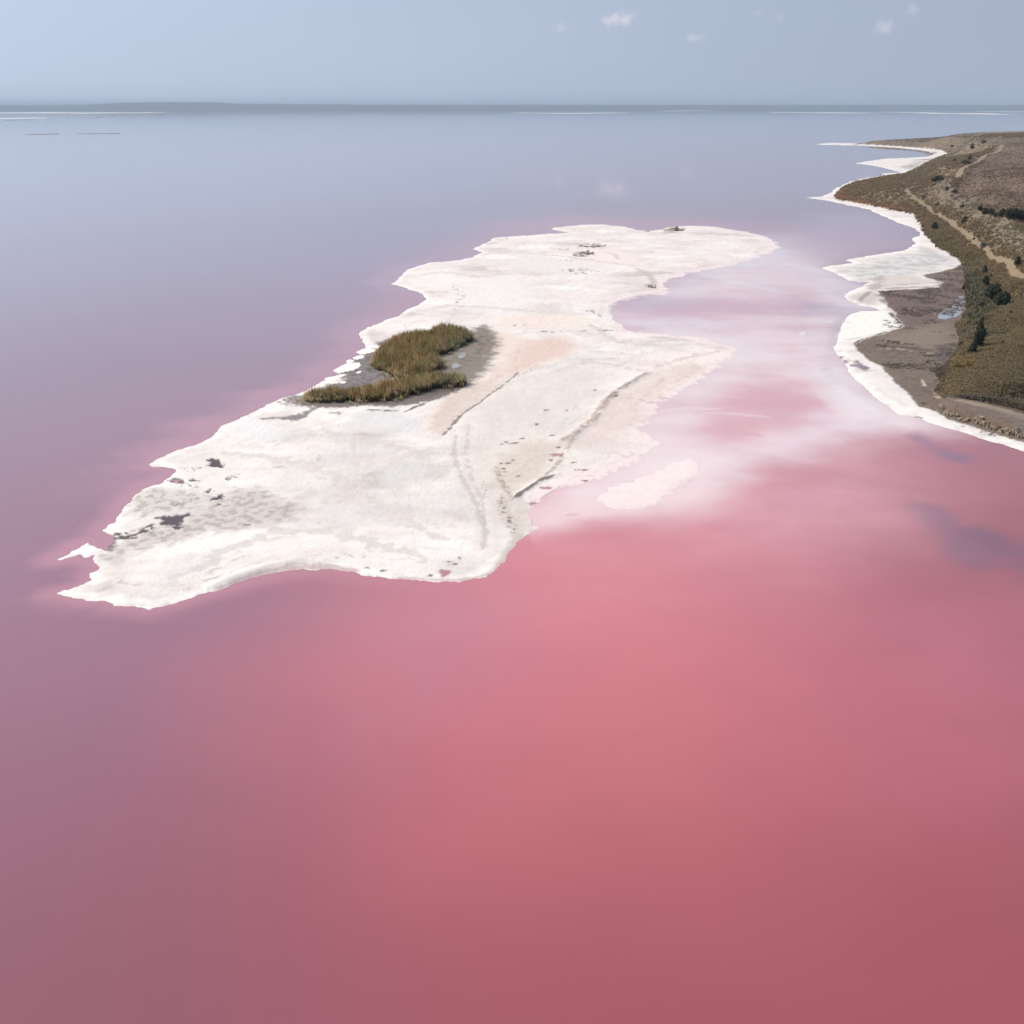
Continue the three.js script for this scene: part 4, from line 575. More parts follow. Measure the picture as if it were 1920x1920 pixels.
function reedBed(outline, label, tall, low) {
  const o = new Outline(outline), spots = [];
  for (let x = o.x0; x < o.x1; x += 0.5) for (let d = o.y0; d < o.y1; d += 0.5) {
    const X = x + rr(-0.3, 0.3), D = d + rr(-0.3, 0.3), s = o.sd(X, D) + 1.3 * fbm(X * 0.35, D * 0.35, 3);
    if (s < 0 && (s < -2.4 || rnd() > 0.12 + 0.05 * s)) continue;
    const g = fbm(X * 0.16 + 11, D * 0.1, 3), q = fbm(X * 0.4, D * 0.3, 2), t = clamp(0.5 + 1.7 * g + 0.5 * q), edge = ss(0, 1.6, s);
    const rust = ss(-10, -22, X - 0.06 * (D - 240)) * clamp(0.7 + q);   // browner towards the lake
    const c = [lerp(0.82, 1.6, t), lerp(0.92, 1.6, t), lerp(0.8, 1.65, t)].map((v, k) => v * lerp(1, [1.12, 0.86, 0.72][k], rust) * rr(0.8, 1.2) * lerp(1.15, 1, edge));
    const h = lerp(s < 0 ? 0.55 * low(X, D) : low(X, D), tall, edge) * (0.88 + 0.4 * q + 0.25 * g) * rr(0.72, 1.15);
    spots.push([X, Math.max(0, height(X, D)) - 0.05, -D, rr(0, 6.283), rr(0.8, 1.15), h, c]);
  }
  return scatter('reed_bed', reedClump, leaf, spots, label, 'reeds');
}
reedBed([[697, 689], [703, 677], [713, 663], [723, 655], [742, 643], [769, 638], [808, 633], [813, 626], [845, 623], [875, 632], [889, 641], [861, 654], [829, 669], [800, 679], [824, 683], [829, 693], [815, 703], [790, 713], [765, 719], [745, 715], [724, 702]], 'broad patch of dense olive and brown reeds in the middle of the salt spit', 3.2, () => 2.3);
reedBed([[874, 726], [866, 731], [845, 729], [810, 734], [780, 743], [746, 751], [723, 756], [690, 757], [664, 756], [609, 759], [578, 757], [569, 750], [581, 746], [609, 744], [627, 742], [661, 743], [696, 739], [732, 731], [770, 721], [800, 716], [830, 715], [858, 718], [870, 721]], 'long narrow strip of tan tipped reeds along the lower edge of the grey mud', 2.9, (x) => lerp(1.6, 2.3, ss(-42, -25, x)));

// ---------------------------------------------------------------- shrubs and trees
const foliage = new THREE.MeshPhysicalMaterial({ name: 'foliage', vertexColors: true, roughness: 1, side: THREE.DoubleSide, transmission: 0.3, thickness: 0, specularIntensity: 0.2 });
const bark = std({ name: 'bark', color: new THREE.Color().setRGB(0.09, 0.07, 0.055) });
function crownGeometry(seed, lobes, leaves, colors, size) {
  seedState = seed;
  const P = [], C = [], N = [], I = [], v = new THREE.Vector3(), n = new THREE.Vector3(), a = new THREE.Vector3(), b = new THREE.Vector3();
  const L = lobes.map(([x, y, zz, r, sy]) => ({ x, y, z: zz, r, sy: sy ?? 1 })), total = L.reduce((t, l) => t + l.r ** 2, 0);
  for (const l of L) for (let i = 0, m = Math.round((leaves * l.r ** 2) / total); i < m; i++) {
    n.set(rr(-1, 1), rr(-1, 1), rr(-1, 1)).normalize();
    const r = l.r * (0.45 + 0.55 * Math.sqrt(rnd())) * (1 + 0.3 * noise(n.x * 2.3 + seed, n.z * 2.3 + n.y * 1.7));
    v.set(l.x + n.x * r, Math.max(0.03, l.y + n.y * r * l.sy), l.z + n.z * r);
    a.set(rr(-1, 1), rr(-1, 1), rr(-1, 1)).cross(n).normalize(); b.crossVectors(n, a).addScaledVector(n, rr(-0.8, 0.8)).normalize();
    const s = size * rr(0.6, 1.3), t = rnd(), c = colors[0].map((x, k) => lerp(x, colors[1][k], t * t)), o = P.length / 3;
    for (const [p, q] of [[-0.5, 0], [0, -0.35], [0.6, 0], [0, 0.4]]) { P.push(v.x + a.x * p * s + b.x * q * s * 1.2, v.y + a.y * p * s + b.y * q * s * 1.2, v.z + a.z * p * s + b.z * q * s * 1.2); C.push(...c); N.push(n.x, n.y * 0.8 + 0.3, n.z); }
    I.push(o, o + 1, o + 2, o, o + 2, o + 3);
  }
  const g = new THREE.BufferGeometry();
  g.setAttribute('position', new THREE.Float32BufferAttribute(P, 3)); g.setAttribute('color', new THREE.Float32BufferAttribute(C, 3)); g.setAttribute('normal', new THREE.Float32BufferAttribute(N, 3)); g.setIndex(I);
  return g;
}
function limb(x0, y0, z0, x1, y1, z1, r0, r1) {
  const a = new THREE.Vector3(x0, y0, z0), b = new THREE.Vector3(x1, y1, z1), l = a.distanceTo(b), g = new THREE.CylinderGeometry(r1, r0, l, 6);
  g.translate(0, l / 2, 0); g.applyQuaternion(new THREE.Quaternion().setFromUnitVectors(new THREE.Vector3(0, 1, 0), b.clone().sub(a).normalize())); g.translate(x0, y0, z0);
  return g;
}
const trunkGeometry = mergeGeometries([limb(0, -0.3, 0, 0.03, 0.4, 0, 0.05, 0.035), limb(0.03, 0.35, 0, -0.16, 0.75, 0.1, 0.032, 0.012), limb(0.03, 0.38, 0, 0.22, 0.72, -0.08, 0.03, 0.012), limb(0.02, 0.3, 0, 0.02, 0.85, 0.02, 0.03, 0.01), limb(0.02, 0.25, 0, 0.1, 0.6, 0.24, 0.022, 0.008)]);
const DARK = [[0.022, 0.030, 0.017], [0.06, 0.066, 0.03]], OLIVE = [[0.05, 0.05, 0.02], [0.12, 0.105, 0.045]], GREY = [[0.05, 0.048, 0.036], [0.11, 0.098, 0.075]], YELLOW = [[0.14, 0.10, 0.03], [0.30, 0.20, 0.07]];
// each crown about one unit tall and wide
const CROWNS = {
  round: crownGeometry(11, [[0, 0.5, 0, 0.36], [0.2, 0.36, 0.12, 0.26], [-0.22, 0.4, -0.08, 0.27], [0.04, 0.3, -0.22, 0.24], [-0.06, 0.72, 0.04, 0.2]], 700, DARK, 0.13),
  broad: crownGeometry(23, [[0, 0.42, 0, 0.34], [0.34, 0.34, 0.05, 0.28], [-0.34, 0.32, 0.04, 0.28], [0.1, 0.3, 0.3, 0.26], [-0.12, 0.3, -0.3, 0.26], [0.16, 0.58, 0, 0.24], [-0.2, 0.52, 0.1, 0.22]], 850, DARK, 0.13),
  tall: crownGeometry(37, [[0, 0.85, 0, 0.13, 1.5], [0.03, 0.66, 0.04, 0.21], [-0.12, 0.48, -0.04, 0.24], [0.14, 0.42, 0.06, 0.25], [-0.04, 0.28, 0.1, 0.26], [0.06, 0.24, -0.12, 0.24]], 800, DARK, 0.11),
  low: crownGeometry(41, [[0, 0.25, 0, 0.3, 0.8], [0.3, 0.2, 0.06, 0.24, 0.8], [-0.3, 0.2, -0.04, 0.25, 0.8], [0.02, 0.2, 0.3, 0.22, 0.8]], 450, OLIVE, 0.13),
  grey: crownGeometry(53, [[0, 0.4, 0, 0.3], [0.22, 0.3, 0.1, 0.24], [-0.2, 0.32, -0.1, 0.26], [0, 0.62, 0, 0.18]], 420, GREY, 0.14),
  yellow: crownGeometry(67, [[0, 0.3, 0, 0.3], [0.3, 0.26, 0.06, 0.24], [-0.32, 0.24, -0.04, 0.25], [0.02, 0.24, 0.3, 0.24]], 600, YELLOW, 0.11),
};
const protos = {};
seedState = 5551;
// px, py: where the plant stands in the photograph; w, h: its size there
function plant(name, kind, px, py, w, h, label, category, group) {
  const [X, D, y] = hit(px, py), m = Math.hypot(D, EYE - y) / F, W = w * m, Ht = h * m * 1.02;
  let root;
  if (!protos[name + kind]) { root = thing(name, 0, 0, 0); mesh('crown', CROWNS[kind], foliage, root); mesh('trunk', trunkGeometry, bark, root); protos[name + kind] = root; }
  else { root = protos[name + kind].clone(); root.name = numbered(name); scene.add(root); }
  root.position.set(X, y - 0.08, -D); root.rotation.y = rr(0, 6.28); root.scale.set(W, Ht, W);
  root.userData = {};
  return tag(root, label, category, group);
}
const TREES = 'trees on the lower slope';
plant('tree', 'round', 1847, 538, 15, 24, 'small rounded dark tree at the upper left of the large roadside clump', 'tree', TREES);
plant('tree', 'broad', 1861, 560, 30, 36, 'broad dark tree that makes the left half of the large clump below the track', 'tree', TREES);
plant('tree', 'broad', 1877, 573, 30, 34, 'broad dark tree that makes the right half of the large clump below the track', 'tree', TREES);
plant('tree', 'round', 1889, 564, 11, 16, 'little dark tree at the right end of the large clump below the track', 'tree', TREES);
plant('tree', 'tall', 1833, 650, 30, 54, 'tall pointed dark tree standing alone on the slope above the yellow bush', 'tree', TREES);
plant('tree', 'round', 1823, 662, 20, 22, 'rounded dark tree at the foot of the tall pointed tree', 'tree', TREES);
plant('tree', 'round', 1843, 632, 14, 20, 'dark side tree close behind the right of the tall pointed tree', 'tree', TREES);
plant('bush', 'round', 1841, 578, 16, 14, 'dark bush just below the large clump of trees, left of its foot', 'bush');
plant('bush', 'low', 1856, 580, 14, 12, 'light olive low bush below the middle of the large clump of trees', 'bush');
plant('bush', 'low', 1822, 556, 24, 14, 'wide low green bush beside the bluish pond at its upper right', 'bush');
plant('bush', 'round', 1807, 542, 9, 9, 'small dark bush on the mud edge above the bluish pond', 'bush');
plant('bush', 'grey', 1845, 515, 15, 22, 'brownish tall bush between the track and the large clump of trees', 'bush');
plant('bush', 'round', 1907, 498, 13, 19, 'dark bush close to the right picture edge above the track', 'bush');
plant('bush', 'round', 1895, 590, 8, 9, 'tiny dark bush on open grass right of and below the large clump', 'bush');
plant('bush', 'low', 1830, 591, 8, 9, 'tiny brown bush on the grass below the dark bush and pond', 'bush');
plant('bush', 'round', 1880, 648, 8, 11, 'small dark bush on open grass right of the tall pointed tree', 'bush');
plant('bush', 'low', 1914, 653, 9, 8, 'small bush at the right picture edge level with the tall pointed tree', 'bush');
plant('bush', 'yellow', 1796, 690, 22, 17, 'yellow leafy bush at the mud edge, left one of two side by side', 'bush');
plant('bush', 'yellow', 1812, 688, 20, 16, 'yellow leafy bush on the grass, right one of two side by side', 'bush');
plant('bush', 'grey', 1800, 650, 16, 13, 'brownish scrub between the brown mud and the tall pointed tree', 'bush');
const UP = 'bushes on the upper headland';
plant('bush', 'round', 1752, 432, 14, 17, 'dark round bush between the salt beach and the lower dirt track', 'bush', UP);
plant('bush', 'round', 1808, 419, 14, 14, 'dark bush in the grass between the dirt track and the gravel strip', 'bush', UP);
plant('bush', 'low', 1805, 389, 12, 10, 'dull dark bush at the edge of the brown field above the gravel strip', 'bush', UP);
plant('bush', 'low', 1758, 384, 11, 7, 'low brown bush beside the bend of the lower dirt track', 'bush', UP);
plant('bush', 'low', 1731, 371, 7, 6, 'very small brown bush beside the top of the lower dirt track', 'bush', UP);
plant('bush', 'broad', 1757, 341, 20, 14, 'largest dark green bush on the upper headland, left of the upper track', 'bush', UP);
plant('bush', 'broad', 1811, 308, 16, 9, 'flat green bush touching the upper dirt track', 'bush', UP);
plant('bush', 'round', 1789, 304, 7, 7, 'small dark bush left of the flat green bush on the upper track', 'bush', UP);
plant('bush', 'grey', 1818, 300, 9, 11, 'upright grey bush just above the flat green bush on the upper track', 'bush', UP);
plant('bush', 'grey', 1822, 280, 10, 13, 'tall grey bush high on the headland, second from the skyline', 'bush', UP);
plant('bush', 'grey', 1844, 268, 13, 6, 'low grey bush high on the headland close under the skyline', 'bush', UP);
plant('bush', 'grey', 1785, 276, 12, 5, 'low grey scrub on the steep end of the headland', 'bush', UP);
plant('bush', 'low', 1806, 446, 9, 8, 'small brown bush below the lower dirt track, short of the vehicle', 'bush', UP);
plant('bush', 'low', 1826, 449, 8, 7, 'small olive bush right beside the track above the vehicle', 'bush', UP);
plant('bush', 'grey', 1790, 362, 14, 9, 'grey thorny scrub in the hollow at the left corner of the brown field', 'bush', UP);
plant('bush', 'grey', 1775, 356, 11, 7, 'pale grey scrub in the hollow below the end of the upper track', 'bush', UP);
plant('bush', 'low', 1741, 400, 6, 5, 'tiny bush on the left verge of the lower dirt track', 'bush', UP);
const BELT = 'trees in the belt at the foot of the brown field';
[[1838, 396, 12, 12], [1847, 401, 14, 14], [1858, 404, 15, 14], [1870, 408, 14, 11], [1879, 409, 15, 19], [1891, 409, 17, 22], [1903, 409, 16, 20], [1914, 410, 16, 20], [1926, 412, 18, 24]].forEach(([x, y, w, h], i) =>
  plant('tree', i % 2 ? 'broad' : 'round', x, y, w, h, ['leftmost small dark tree of the row under the brown field', 'second tree from the left in the row under the brown field', 'third tree from the left in the row under the brown field', 'squat fourth tree from the left in the row under the brown field', 'middle tree of the row under the brown field', 'tallest full tree right of the middle in the row under the brown field', 'third tree from the right in the row under the brown field', 'tree cut by the right picture edge in the row under the brown field', 'last tree of the row under the brown field at the picture edge'][i], 'tree', BELT));
const SLOPE = 'scrub bushes scattered over the lower slope';
[[1812, 523, 9, 8, 'low', 'small olive bush at the mud edge right below the end of the white bay'], [1822, 536, 10, 9, 'low', 'small olive bush left of the rounded tree of the large clump'], [1832, 548, 12, 10, 'low', 'olive bush touching the left side of the large clump of trees'], [1818, 600, 11, 8, 'low', 'low olive bush right of the lower end of the bluish pond'], [1838, 604, 12, 8, 'low', 'flat olive bush on the slope halfway between clump and tall tree'], [1808, 622, 10, 9, 'low', 'small olive bush on the mud edge above the tall pointed tree'], [1820, 636, 12, 10, 'low', 'olive bush close to the left of the tall pointed tree'], [1858, 520, 9, 8, 'grey', 'small grey bush just right of the brownish tall bush'], [1870, 530, 8, 7, 'low', 'tiny olive bush above the right half of the large clump'], [1806, 668, 12, 8, 'grey', 'grey scrub above the left yellow bush'], [1768, 712, 9, 7, 'yellow', 'small yellowish bush on the dark eroded edge of the grass'], [1781, 702, 9, 6, 'low', 'small olive bush just below the left yellow bush'], [1776, 448, 7, 6, 'low', 'tiny olive bush on the beach side slope below the track'], [1790, 470, 8, 6, 'low', 'small olive bush near the end of the white bay below the track'], [1812, 482, 8, 7, 'grey', 'small grey bush above the pointed end of the white bay'], [1898, 548, 8, 7, 'low', 'tiny olive bush right of and above the end of the large clump']]
  .forEach(([x, y, w, h, k, label]) => plant('bush', k, x, y, w, h, label, 'bush', SLOPE));
// two plants that stand out of the reeds
plant('bush', 'low', 620, 747, 22, 16, 'dark green bush in the left end of the narrow reed strip', 'bush');
plant('bush', 'low', 814, 626, 16, 22, 'dark green bush at the far edge of the broad reed patch', 'bush');

// ---------------------------------------------------------------- grass and scrub on the headland
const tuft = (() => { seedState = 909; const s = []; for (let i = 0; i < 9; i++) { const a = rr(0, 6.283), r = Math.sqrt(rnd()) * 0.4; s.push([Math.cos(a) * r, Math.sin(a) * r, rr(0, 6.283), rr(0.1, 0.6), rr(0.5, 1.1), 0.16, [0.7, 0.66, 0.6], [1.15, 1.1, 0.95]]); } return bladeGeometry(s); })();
{
  const grass = [], scrub = [];
  seedState = 4242;
  for (let i = 0; i < 130000; i++) {
    const px = rr(1560, 1990), py = 262 + 560 * rnd() ** 1.25, d = rowDistance(py), [x, dd] = ground(px, py);
    survey(x, dd);
    if (at.grass < 0.4) continue;
    if (trackLines.some((t) => t.near(x, dd, 4) && t.sd(x, dd) < t.wide + 0.4)) continue;
    const h = height(x, dd); terrainColor(x, dd, h);
    if (FIELD.near(x, dd, 2) && FIELD.sd(x, dd) > 2 && rnd() < 0.5) continue;
    if (gravelLine.near(x, dd, 4) && gravelLine.sd(x, dd) < 4 && rnd() < 0.75) continue;
    const clump = fbm(x * 0.08, dd * 0.08, 3), f = FIELD.near(x, dd, 5) && FIELD.sd(x, dd) > 0, k = rr(0.8, 1.35), lush = uplandPatches[1].cover(x, dd) > 0.3 && rnd() < 0.4, dark = lush || (clump > 0.2 && rnd() < 0.5);
    const s = rr(0.6, 1.1) * (f ? 0.55 : 1) * clamp(dd / 260, 0.75, 1.8);
    (dark && !f ? scrub : grass).push([x, h - 0.05, -dd, rr(0, 6.28), s * (lush ? 1.9 : dark ? 1.3 : 1), s * rr(0.45, 0.8) * (lush ? 1.8 : 1), [col[0] * k * (dark ? 0.6 : 1.12), col[1] * k * (dark ? 0.66 : 1.1), col[2] * k * (dark ? 0.6 : 1)]]);
  }
  const samphire = [];                                           // low dark growth on the brown mud
  for (let i = 0; i < 16000; i++) {
    const px = rr(1640, 1830), py = rr(495, 770), [x, dd] = ground(px, py);
    survey(x, dd);
    if (at.mud < 1 || at.grass > 0) continue;
    const q = fbm(x * 0.09 + 33, dd * 0.09, 4) + 0.25 * ss(640, 560, py);
    if (q < 0.12 + 0.3 * rnd()) continue;
    const h = height(x, dd), k = rr(0.7, 1.2), s = rr(0.35, 0.8);
    samphire.push([x, h - 0.03, -dd, rr(0, 6.28), s, s * 0.5, [0.115 * k, 0.085 * k, 0.068 * k]]);
  }
  scatter('low_scrub', tuft, leaf, samphire, 'thin dark brown growth in patches on the brown mudflat', 'scrub');
  scatter('grass', tuft, leaf, grass, 'dry olive and tan grass covering the headland', 'grass');
  scatter('scrub', tuft, leaf, scrub, 'low dark scrub in patches among the dry grass', 'scrub');
}

// ---------------------------------------------------------------- stones
const stoneShapes = [0, 1, 2, 3].map((k) => {
  const g = new THREE.IcosahedronGeometry(0.5, 1), p = g.attributes.position, v = new THREE.Vector3();
  for (let i = 0; i < p.count; i++) { v.fromBufferAttribute(p, i); const q = 1 + 0.32 * noise(v.x * 2.6 + k * 7.3, v.y * 2.6 + v.z * 3.1 + k); v.multiplyScalar(q); v.y *= 0.8; p.setXYZ(i, v.x, v.y, v.z); }
  g.computeVertexNormals(); return g;
});
const stoneMats = [[0.27, 0.22, 0.17], [0.2, 0.165, 0.13], [0.36, 0.3, 0.24]].map((c) => std({ name: 'stone', color: new THREE.Color().setRGB(...c), bumpMap: groundGrain, bumpScale: 0.04 }));
function stoneHeap(px, py, list, label) {
  const [X, D] = ground(px, py), y = height(X, D), t = thing('stone_heap', X, y, -D), m = Math.hypot(D, EYE) / F;
  tag(t, label, 'stone heap');
  list.forEach(([x, up, w, h], i) => { const s = mesh('stone', stoneShapes[i % 4], stoneMats[i % 3], t); s.position.set(x * m, up * m, rr(-2.5, 2.5)); s.scale.set(w * m, h * m, w * m * 0.9); s.rotation.y = rr(0, 6.28); });
}
seedState = 777;
stoneHeap(1267, 433, [[0, 4, 9, 7], [-5, 2, 9, 5], [5, 1.8, 10, 5], [-11, 0.8, 8, 3], [11, 0.8, 8, 3], [-16, 0.5, 6, 2], [16, 0.5, 5, 2], [1, 6, 5, 4], [-3, 1, 12, 4], [8, 1, 7, 3]], 'dark heap of stones with a peak on the white far end of the spit');
stoneHeap(1100, 477, [[0, 2, 9, 5], [-7, 1.3, 9, 4], [7, 1.5, 9, 4], [-13, 0.6, 6, 2], [3, 3, 6, 4], [12, 0.6, 6, 2.4], [-3, 2.4, 6, 4]], 'brown rounded heap of stones in the upper middle of the spit');
stoneHeap(1104, 464, [[-14, 0.5, 9, 2.2], [-5, 0.6, 10, 2.4], [5, 0.6, 10, 2.4], [14, 0.5, 9, 2]], 'low flat line of brown stones just beyond the rounded heap');
stoneHeap(1221, 539, [[-5, 0.8, 6, 3], [0, 1.2, 5, 4], [5, 0.8, 6, 3], [9, 0.5, 4, 2]], 'few dark stones where the pale ridge meets the lavender shallows');

// clods of pale clay in the broken bank by the lower right beach
{
  const blocks = [0, 1, 2, 3].map((k) => { const g = new THREE.BoxGeometry(1, 1, 1, 2, 2, 2), p = g.attributes.position; for (let i = 0; i < p.count; i++) { const a = p.getX(i), b = p.getY(i), c = p.getZ(i), q = (n) => 0.26 * noise(a * 1.7 + k * 5.1 + n, b * 1.9 + c * 1.3 + n * 2); p.setXYZ(i, a * (0.95 - 0.25 * b) + q(0), b + q(3), c * (0.9 - 0.2 * b) + q(7)); } g.computeVertexNormals(); return g; });
  const clay = [[0.25, 0.195, 0.145], [0.19, 0.145, 0.108], [0.34, 0.275, 0.205]].map((c) => std({ name: 'clay', color: new THREE.Color().setRGB(...c), bumpMap: groundGrain, bumpScale: 0.04 }));
  seedState = 31337;
  const run = [[1760, 772], [1772, 778], [1783, 784], [1800, 791], [1826, 797], [1850, 805], [1872, 812], [1900, 820], [1925, 828], [1960, 840]];
  for (let i = 0; i < 78; i++) {
    const t = (i + rr(0, 0.8)) / 78 * (run.length - 1), k = Math.min(run.length - 2, Math.floor(t)), f = t - k, gap = (t > 2.6 && t < 3.1) || (t > 3.6 && t < 4.3);
    if (gap && rnd() < 0.7) continue;
    const [X, D] = ground(lerp(run[k][0], run[k + 1][0], f), lerp(run[k][1], run[k + 1][1], f) - rr(-0.5, 2.5)), y = height(X, D), s = mesh('clay_block', blocks[i % 4], clay[i % 3], headland);
    s.position.set(X, y + rr(-0.25, 0.1), -D); s.scale.set(rr(0.3, 0.9), rr(0.6, 1.2), rr(0.5, 1.0)); s.rotation.set(rr(-0.2, 0.2), rr(0, 6.28), rr(-0.25, 0.25));
  }
}

// ---------------------------------------------------------------- the vehicle on the track
{
  const [X, D, y] = hit(1843, 464.5), [X2, D2] = hit(1850, 471), car = thing('parked_car', X, y + 0.02, -D, Math.atan2(X2 - X, D - D2) );
  tag(car, 'small dark off-road car with pale headlights standing on the dirt track', 'car');
  const paint = new THREE.MeshPhysicalMaterial({ name: 'car_paint', color: new THREE.Color().setRGB(0.02, 0.02, 0.022), roughness: 0.5, clearcoat: 0.3, clearcoatRoughness: 0.3 });
  const glass = new THREE.MeshPhysicalMaterial({ name: 'window_glass', color: new THREE.Color().setRGB(0.015, 0.016, 0.018), roughness: 0.55, specularIntensity: 0.4 }), rubber = std({ name: 'rubber', color: new THREE.Color().setRGB(0.025, 0.025, 0.025) }), chrome = std({ name: 'rim_metal', color: new THREE.Color().setRGB(0.5, 0.5, 0.5), roughness: 0.35, metalness: 0.9 }), lampGlass = std({ name: 'lamp_glass', color: new THREE.Color().setRGB(0.85, 0.85, 0.82), roughness: 0.1 });
  const prism = (pts, w, b) => { const s = new THREE.Shape(); pts.forEach(([a, c], i) => s[i ? 'lineTo' : 'moveTo'](a, c)); s.closePath(); const g = new THREE.ExtrudeGeometry(s, { depth: w - 2 * b, bevelEnabled: true, bevelSize: b, bevelThickness: b, bevelSegments: 2 }); g.translate(0, 0, -w / 2 + b); g.rotateY(-Math.PI / 2); return g; };   // the nose points along +z
  mesh('body', prism([[-2.1, 0.45], [2.1, 0.45], [2.15, 0.8], [2.0, 1.02], [0.95, 1.12], [-2.05, 1.14], [-2.15, 0.8]], 1.8, 0.06), paint, car);
  mesh('cabin', prism([[-1.98, 1.12], [0.92, 1.1], [0.38, 1.78], [-1.8, 1.82]], 1.62, 0.06), paint, car);
  const ws = mesh('windscreen', new THREE.BoxGeometry(1.4, 0.66, 0.03), glass, car); ws.position.set(0, 1.46, 0.76); ws.rotation.x = -0.66;
  const rw = mesh('rear_window', new THREE.BoxGeometry(1.35, 0.48, 0.03), glass, car); rw.position.set(0, 1.5, -1.99); rw.rotation.x = 0.26;
  for (const s of [-1, 1]) { const w = mesh('side_window', new THREE.BoxGeometry(0.03, 0.44, 1.9), glass, car); w.position.set(s * 0.815, 1.48, -0.75); const l = mesh('headlight', new THREE.CylinderGeometry(0.14, 0.14, 0.06, 16).rotateX(Math.PI / 2), lampGlass, car); l.position.set(s * 0.66, 0.86, 2.16); }
  const bumper = mesh('bumper', new THREE.BoxGeometry(1.78, 0.2, 0.16), chrome, car); bumper.position.set(0, 0.52, 2.22);
  for (const sx of [-1, 1]) for (const sz of [-1.3, 1.35]) { const w = mesh('wheel', new THREE.TorusGeometry(0.26, 0.11, 10, 20).rotateY(Math.PI / 2), rubber, car); w.position.set(sx * 0.82, 0.37, sz); mesh('rim', new THREE.CylinderGeometry(0.2, 0.2, 0.12, 14).rotateZ(Math.PI / 2), chrome, w); }
}

// ---------------------------------------------------------------- the far shore, kilometres off
const farSoil = std({ name: 'far_land', vertexColors: true });
{
  const ds = [17000, 17300, 17900, 18600, 19300, 20000, 21500, 24000], us = fan(-700, 2700, 3);
  const g = sheet(us, ds, (x, d) => {
    const px = (x / d) * F * (CP + SP * 0.38) + 960, j = ds.indexOf(d);
    const crest = 196.8 - 3.0 * ss(150, 260, px) * ss(480, 380, px) - 1.6 * ss(60, 330, px) * ss(900, 420, px) + 0.7 * fbm(px * 0.012, 3, 3) + 1.2 * Math.max(0, noise(px * 0.11, 7)) * noise(px * 0.02, 2) + 1.0 * ss(300, 0, px);
    const top = EYE + (200 - crest) * (Math.atan(1 / F) * 0.87) * 20000 * 1.07;
    return [-2, 8, 18, 30, 0.72 * top, top, 0.7 * top, -5][j] + (j === 5 ? 13 * fbm(px * 0.1, 1, 4) + 7 * noise(px * 0.3, 4) : 0) + (j > 0 && j < 5 ? 5 * fbm(x * 0.0012, d * 0.004, 3) : 0);
  }, (x, d) => { const q = fbm(x * 0.0007, d * 0.002, 3); return [0.045 + 0.04 * q, 0.05 + 0.035 * q, 0.052 + 0.03 * q]; }, -1e3);
  tag(mesh('far_hills', g, farSoil), 'low hazy wooded shore along the whole horizon', null, null, 'structure');
  const sheetBack = new THREE.PlaneGeometry(110000, 40000); sheetBack.rotateX(-Math.PI / 2);
  const back = mesh('ground', sheetBack, std({ name: 'far_ground', color: new THREE.Color().setRGB(0.1, 0.095, 0.085) })); back.position.set(0, -3, -18500 - 20000); tag(back, 'land beyond the hazy far shore', null, null, 'structure');
}
// thin bars of salt and mud out in the lake: [left px, right px, py, thickness in px, colour]
function bar(pts, thick, color, name, label) {
  const n = 64, P = [], I = [], o = pts.map(([x, y]) => ground(x, y));
  for (let i = 0; i <= n; i++) {
    const t = (i / n) * (o.length - 1), k = Math.min(o.length - 2, Math.floor(t)), f = t - k, x = lerp(o[k][0], o[k + 1][0], f), d0 = lerp(o[k][1], o[k + 1][1], f), d = d0 * (1 + 0.02 * fbm(i * 0.13 + o[0][0] * 0.003, 6, 3));
    const half = 0.5 * thick * d * d / EYE / F * 1.1 * (0.25 + 0.75 * Math.sin(Math.PI * i / n) ** 0.6) * (0.35 + 1.7 * Math.abs(fbm(i * 0.23 + o[0][0] * 0.01, 2, 3)));
    P.push(x, -0.1, -(d - half), x, 0.5, -(d - half * 0.55), x, 0.6, -(d + half * 0.4), x, -0.1, -(d + half));
    if (i < n) for (let s = 0; s < 3; s++) { const a = i * 4 + s; I.push(a, a + 4, a + 5, a, a + 5, a + 1); }
  }
  const g = new THREE.BufferGeometry(); g.setAttribute('position', new THREE.Float32BufferAttribute(P, 3)); g.setIndex(I); g.computeVertexNormals();
  return tag(mesh(name, g, std({ name: name + '_surface', color: new THREE.Color().setRGB(...color) })), label, null, null, 'structure');
}
const WHITE = [0.72, 0.7, 0.69], SILT = [0.24, 0.22, 0.24];
bar([[-300, 224], [0, 222], [90, 221.4]], 2.2, WHITE, 'salt_bar', 'thin white bar at the left end of the far lake'); bar([[-300, 219.5], [0, 217.3], [170, 216.6], [330, 214.4]], 1.0, SILT, 'mud_bar', 'dark line of mud along the far lake at the left'); bar([[250, 213.9], [400, 213.2], [560, 212.2]], 0.9, SILT, 'mud_bar', 'dark line of mud along the far lake under the high part of the hills'); bar([[520, 211.4], [700, 211], [900, 210.4]], 0.8, SILT, 'mud_bar', 'faint dark line of mud along the far lake left of the middle');
bar([[-200, 212], [0, 211.5], [160, 211.6], [300, 211.4]], 3.2, WHITE, 'salt_bar', 'pale strip of salt in front of the far hills'); bar([[20, 225.5], [60, 224.6]], 1.2, SILT, 'mud_bar', 'short dark mud bar below the white line at the left'); bar([[165, 220.4], [185, 220.2]], 1.8, SILT, 'mud_bar', 'small dark mud bar between the thin lines'); bar([[196, 217.6], [208, 217.6]], 1.2, SILT, 'mud_bar', 'tiny dark mud bar right of the small one');
bar([[56, 252.4], [110, 251.4]], 1.3, [0.2, 0.17, 0.18], 'mud_bar', 'left one of two faint mud bars in the upper left water'); bar([[150, 250.6], [226, 250.6]], 1.4, [0.2, 0.17, 0.18], 'mud_bar', 'right one of two faint mud bars in the upper left water');
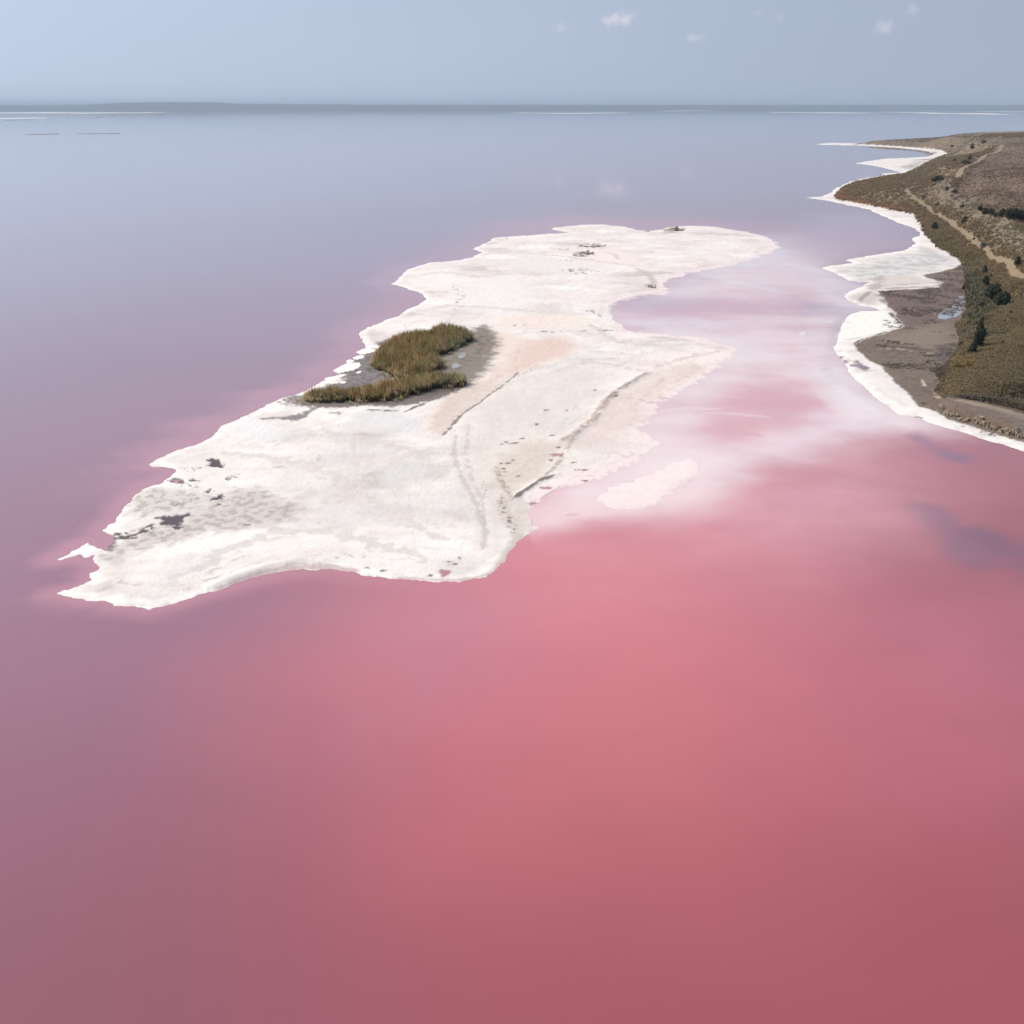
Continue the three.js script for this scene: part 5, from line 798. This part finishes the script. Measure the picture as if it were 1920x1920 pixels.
bar([[960, 211.6], [1060, 212.6], [1180, 211.4]], 1.6, WHITE, 'salt_bar', 'thin white line under the middle of the far hills'); bar([[1230, 208.6], [1330, 206.8], [1400, 206.9]], 1.1, WHITE, 'salt_bar', 'thin white line right of the middle of the far hills'); bar([[1440, 210.6], [1540, 211.4], [1625, 211.6]], 2.4, WHITE, 'salt_bar', 'white salt strip left of the headland end'); bar([[1675, 210.8], [1720, 210.6]], 2, WHITE, 'salt_bar', 'short white salt strip in the middle on the right'); bar([[1740, 208.3], [1840, 209.4], [2100, 209.6]], 1.6, WHITE, 'salt_bar', 'long white salt line above the headland'); bar([[1762, 212], [1800, 214], [1840, 212.6]], 3.2, WHITE, 'salt_bar', 'broad white salt patch above the headland');
bar([[960, 209.4], [1100, 209], [1240, 208.6]], 0.8, SILT, 'mud_bar', 'dark waterline under the middle of the far hills'); bar([[1560, 206.8], [1700, 207.2], [1800, 207.4]], 0.8, SILT, 'mud_bar', 'dark waterline under the far hills on the right');

// a mast and a few white buildings on the far shore
{
  const steel = std({ name: 'mast_steel', color: new THREE.Color().setRGB(0.12, 0.12, 0.13) }), white = std({ name: 'white_wall', color: new THREE.Color().setRGB(0.78, 0.77, 0.75) }), roofing = std({ name: 'roofing', color: new THREE.Color().setRGB(0.3, 0.2, 0.17) });
  const place = (px, py, d, h) => { const [x] = ground(px, 207); const u = (px - 960) / F; return [u / (CP + SP * 0.393) * d, h, -d]; };
  const [mx, , mz] = place(91, 195, 19000), m = thing('radio_mast', mx, 60, mz);
  tag(m, 'thin mast rising from the far shore at the left', 'mast');
  mesh('shaft', new THREE.CylinderGeometry(1.2, 2.4, 62, 8).translate(0, 31, 0), steel, m); mesh('antenna', new THREE.CylinderGeometry(1.8, 1.8, 14, 8).translate(0, 55, 0), steel, m);
  [[1450, 40, 14, 'long low white building at the left of the group on the far shore'], [1465, 90, 17, 'widest white building of the group on the far shore'], [1483, 50, 13, 'low white building right of the widest one on the far shore'], [1541, 36, 26, 'small white block standing apart on the far shore']].forEach(([px, w, h, label], i) => {
    const [x, , zz] = place(px, 196, 19200), b = thing('far_building', x, 34, zz); tag(b, label, 'building');
    mesh('wall', new THREE.BoxGeometry(w, h, 30).translate(0, h / 2, 0), white, b); const r = new THREE.CylinderGeometry(18, 18, w + 3, 3, 1).rotateX(-Math.PI / 2).rotateZ(0); mesh('roof', r.rotateY(Math.PI / 2).scale(1, 0.35, 1).translate(0, h + 3, 0), roofing, b);
  });
}
renderer.render(scene, camera);
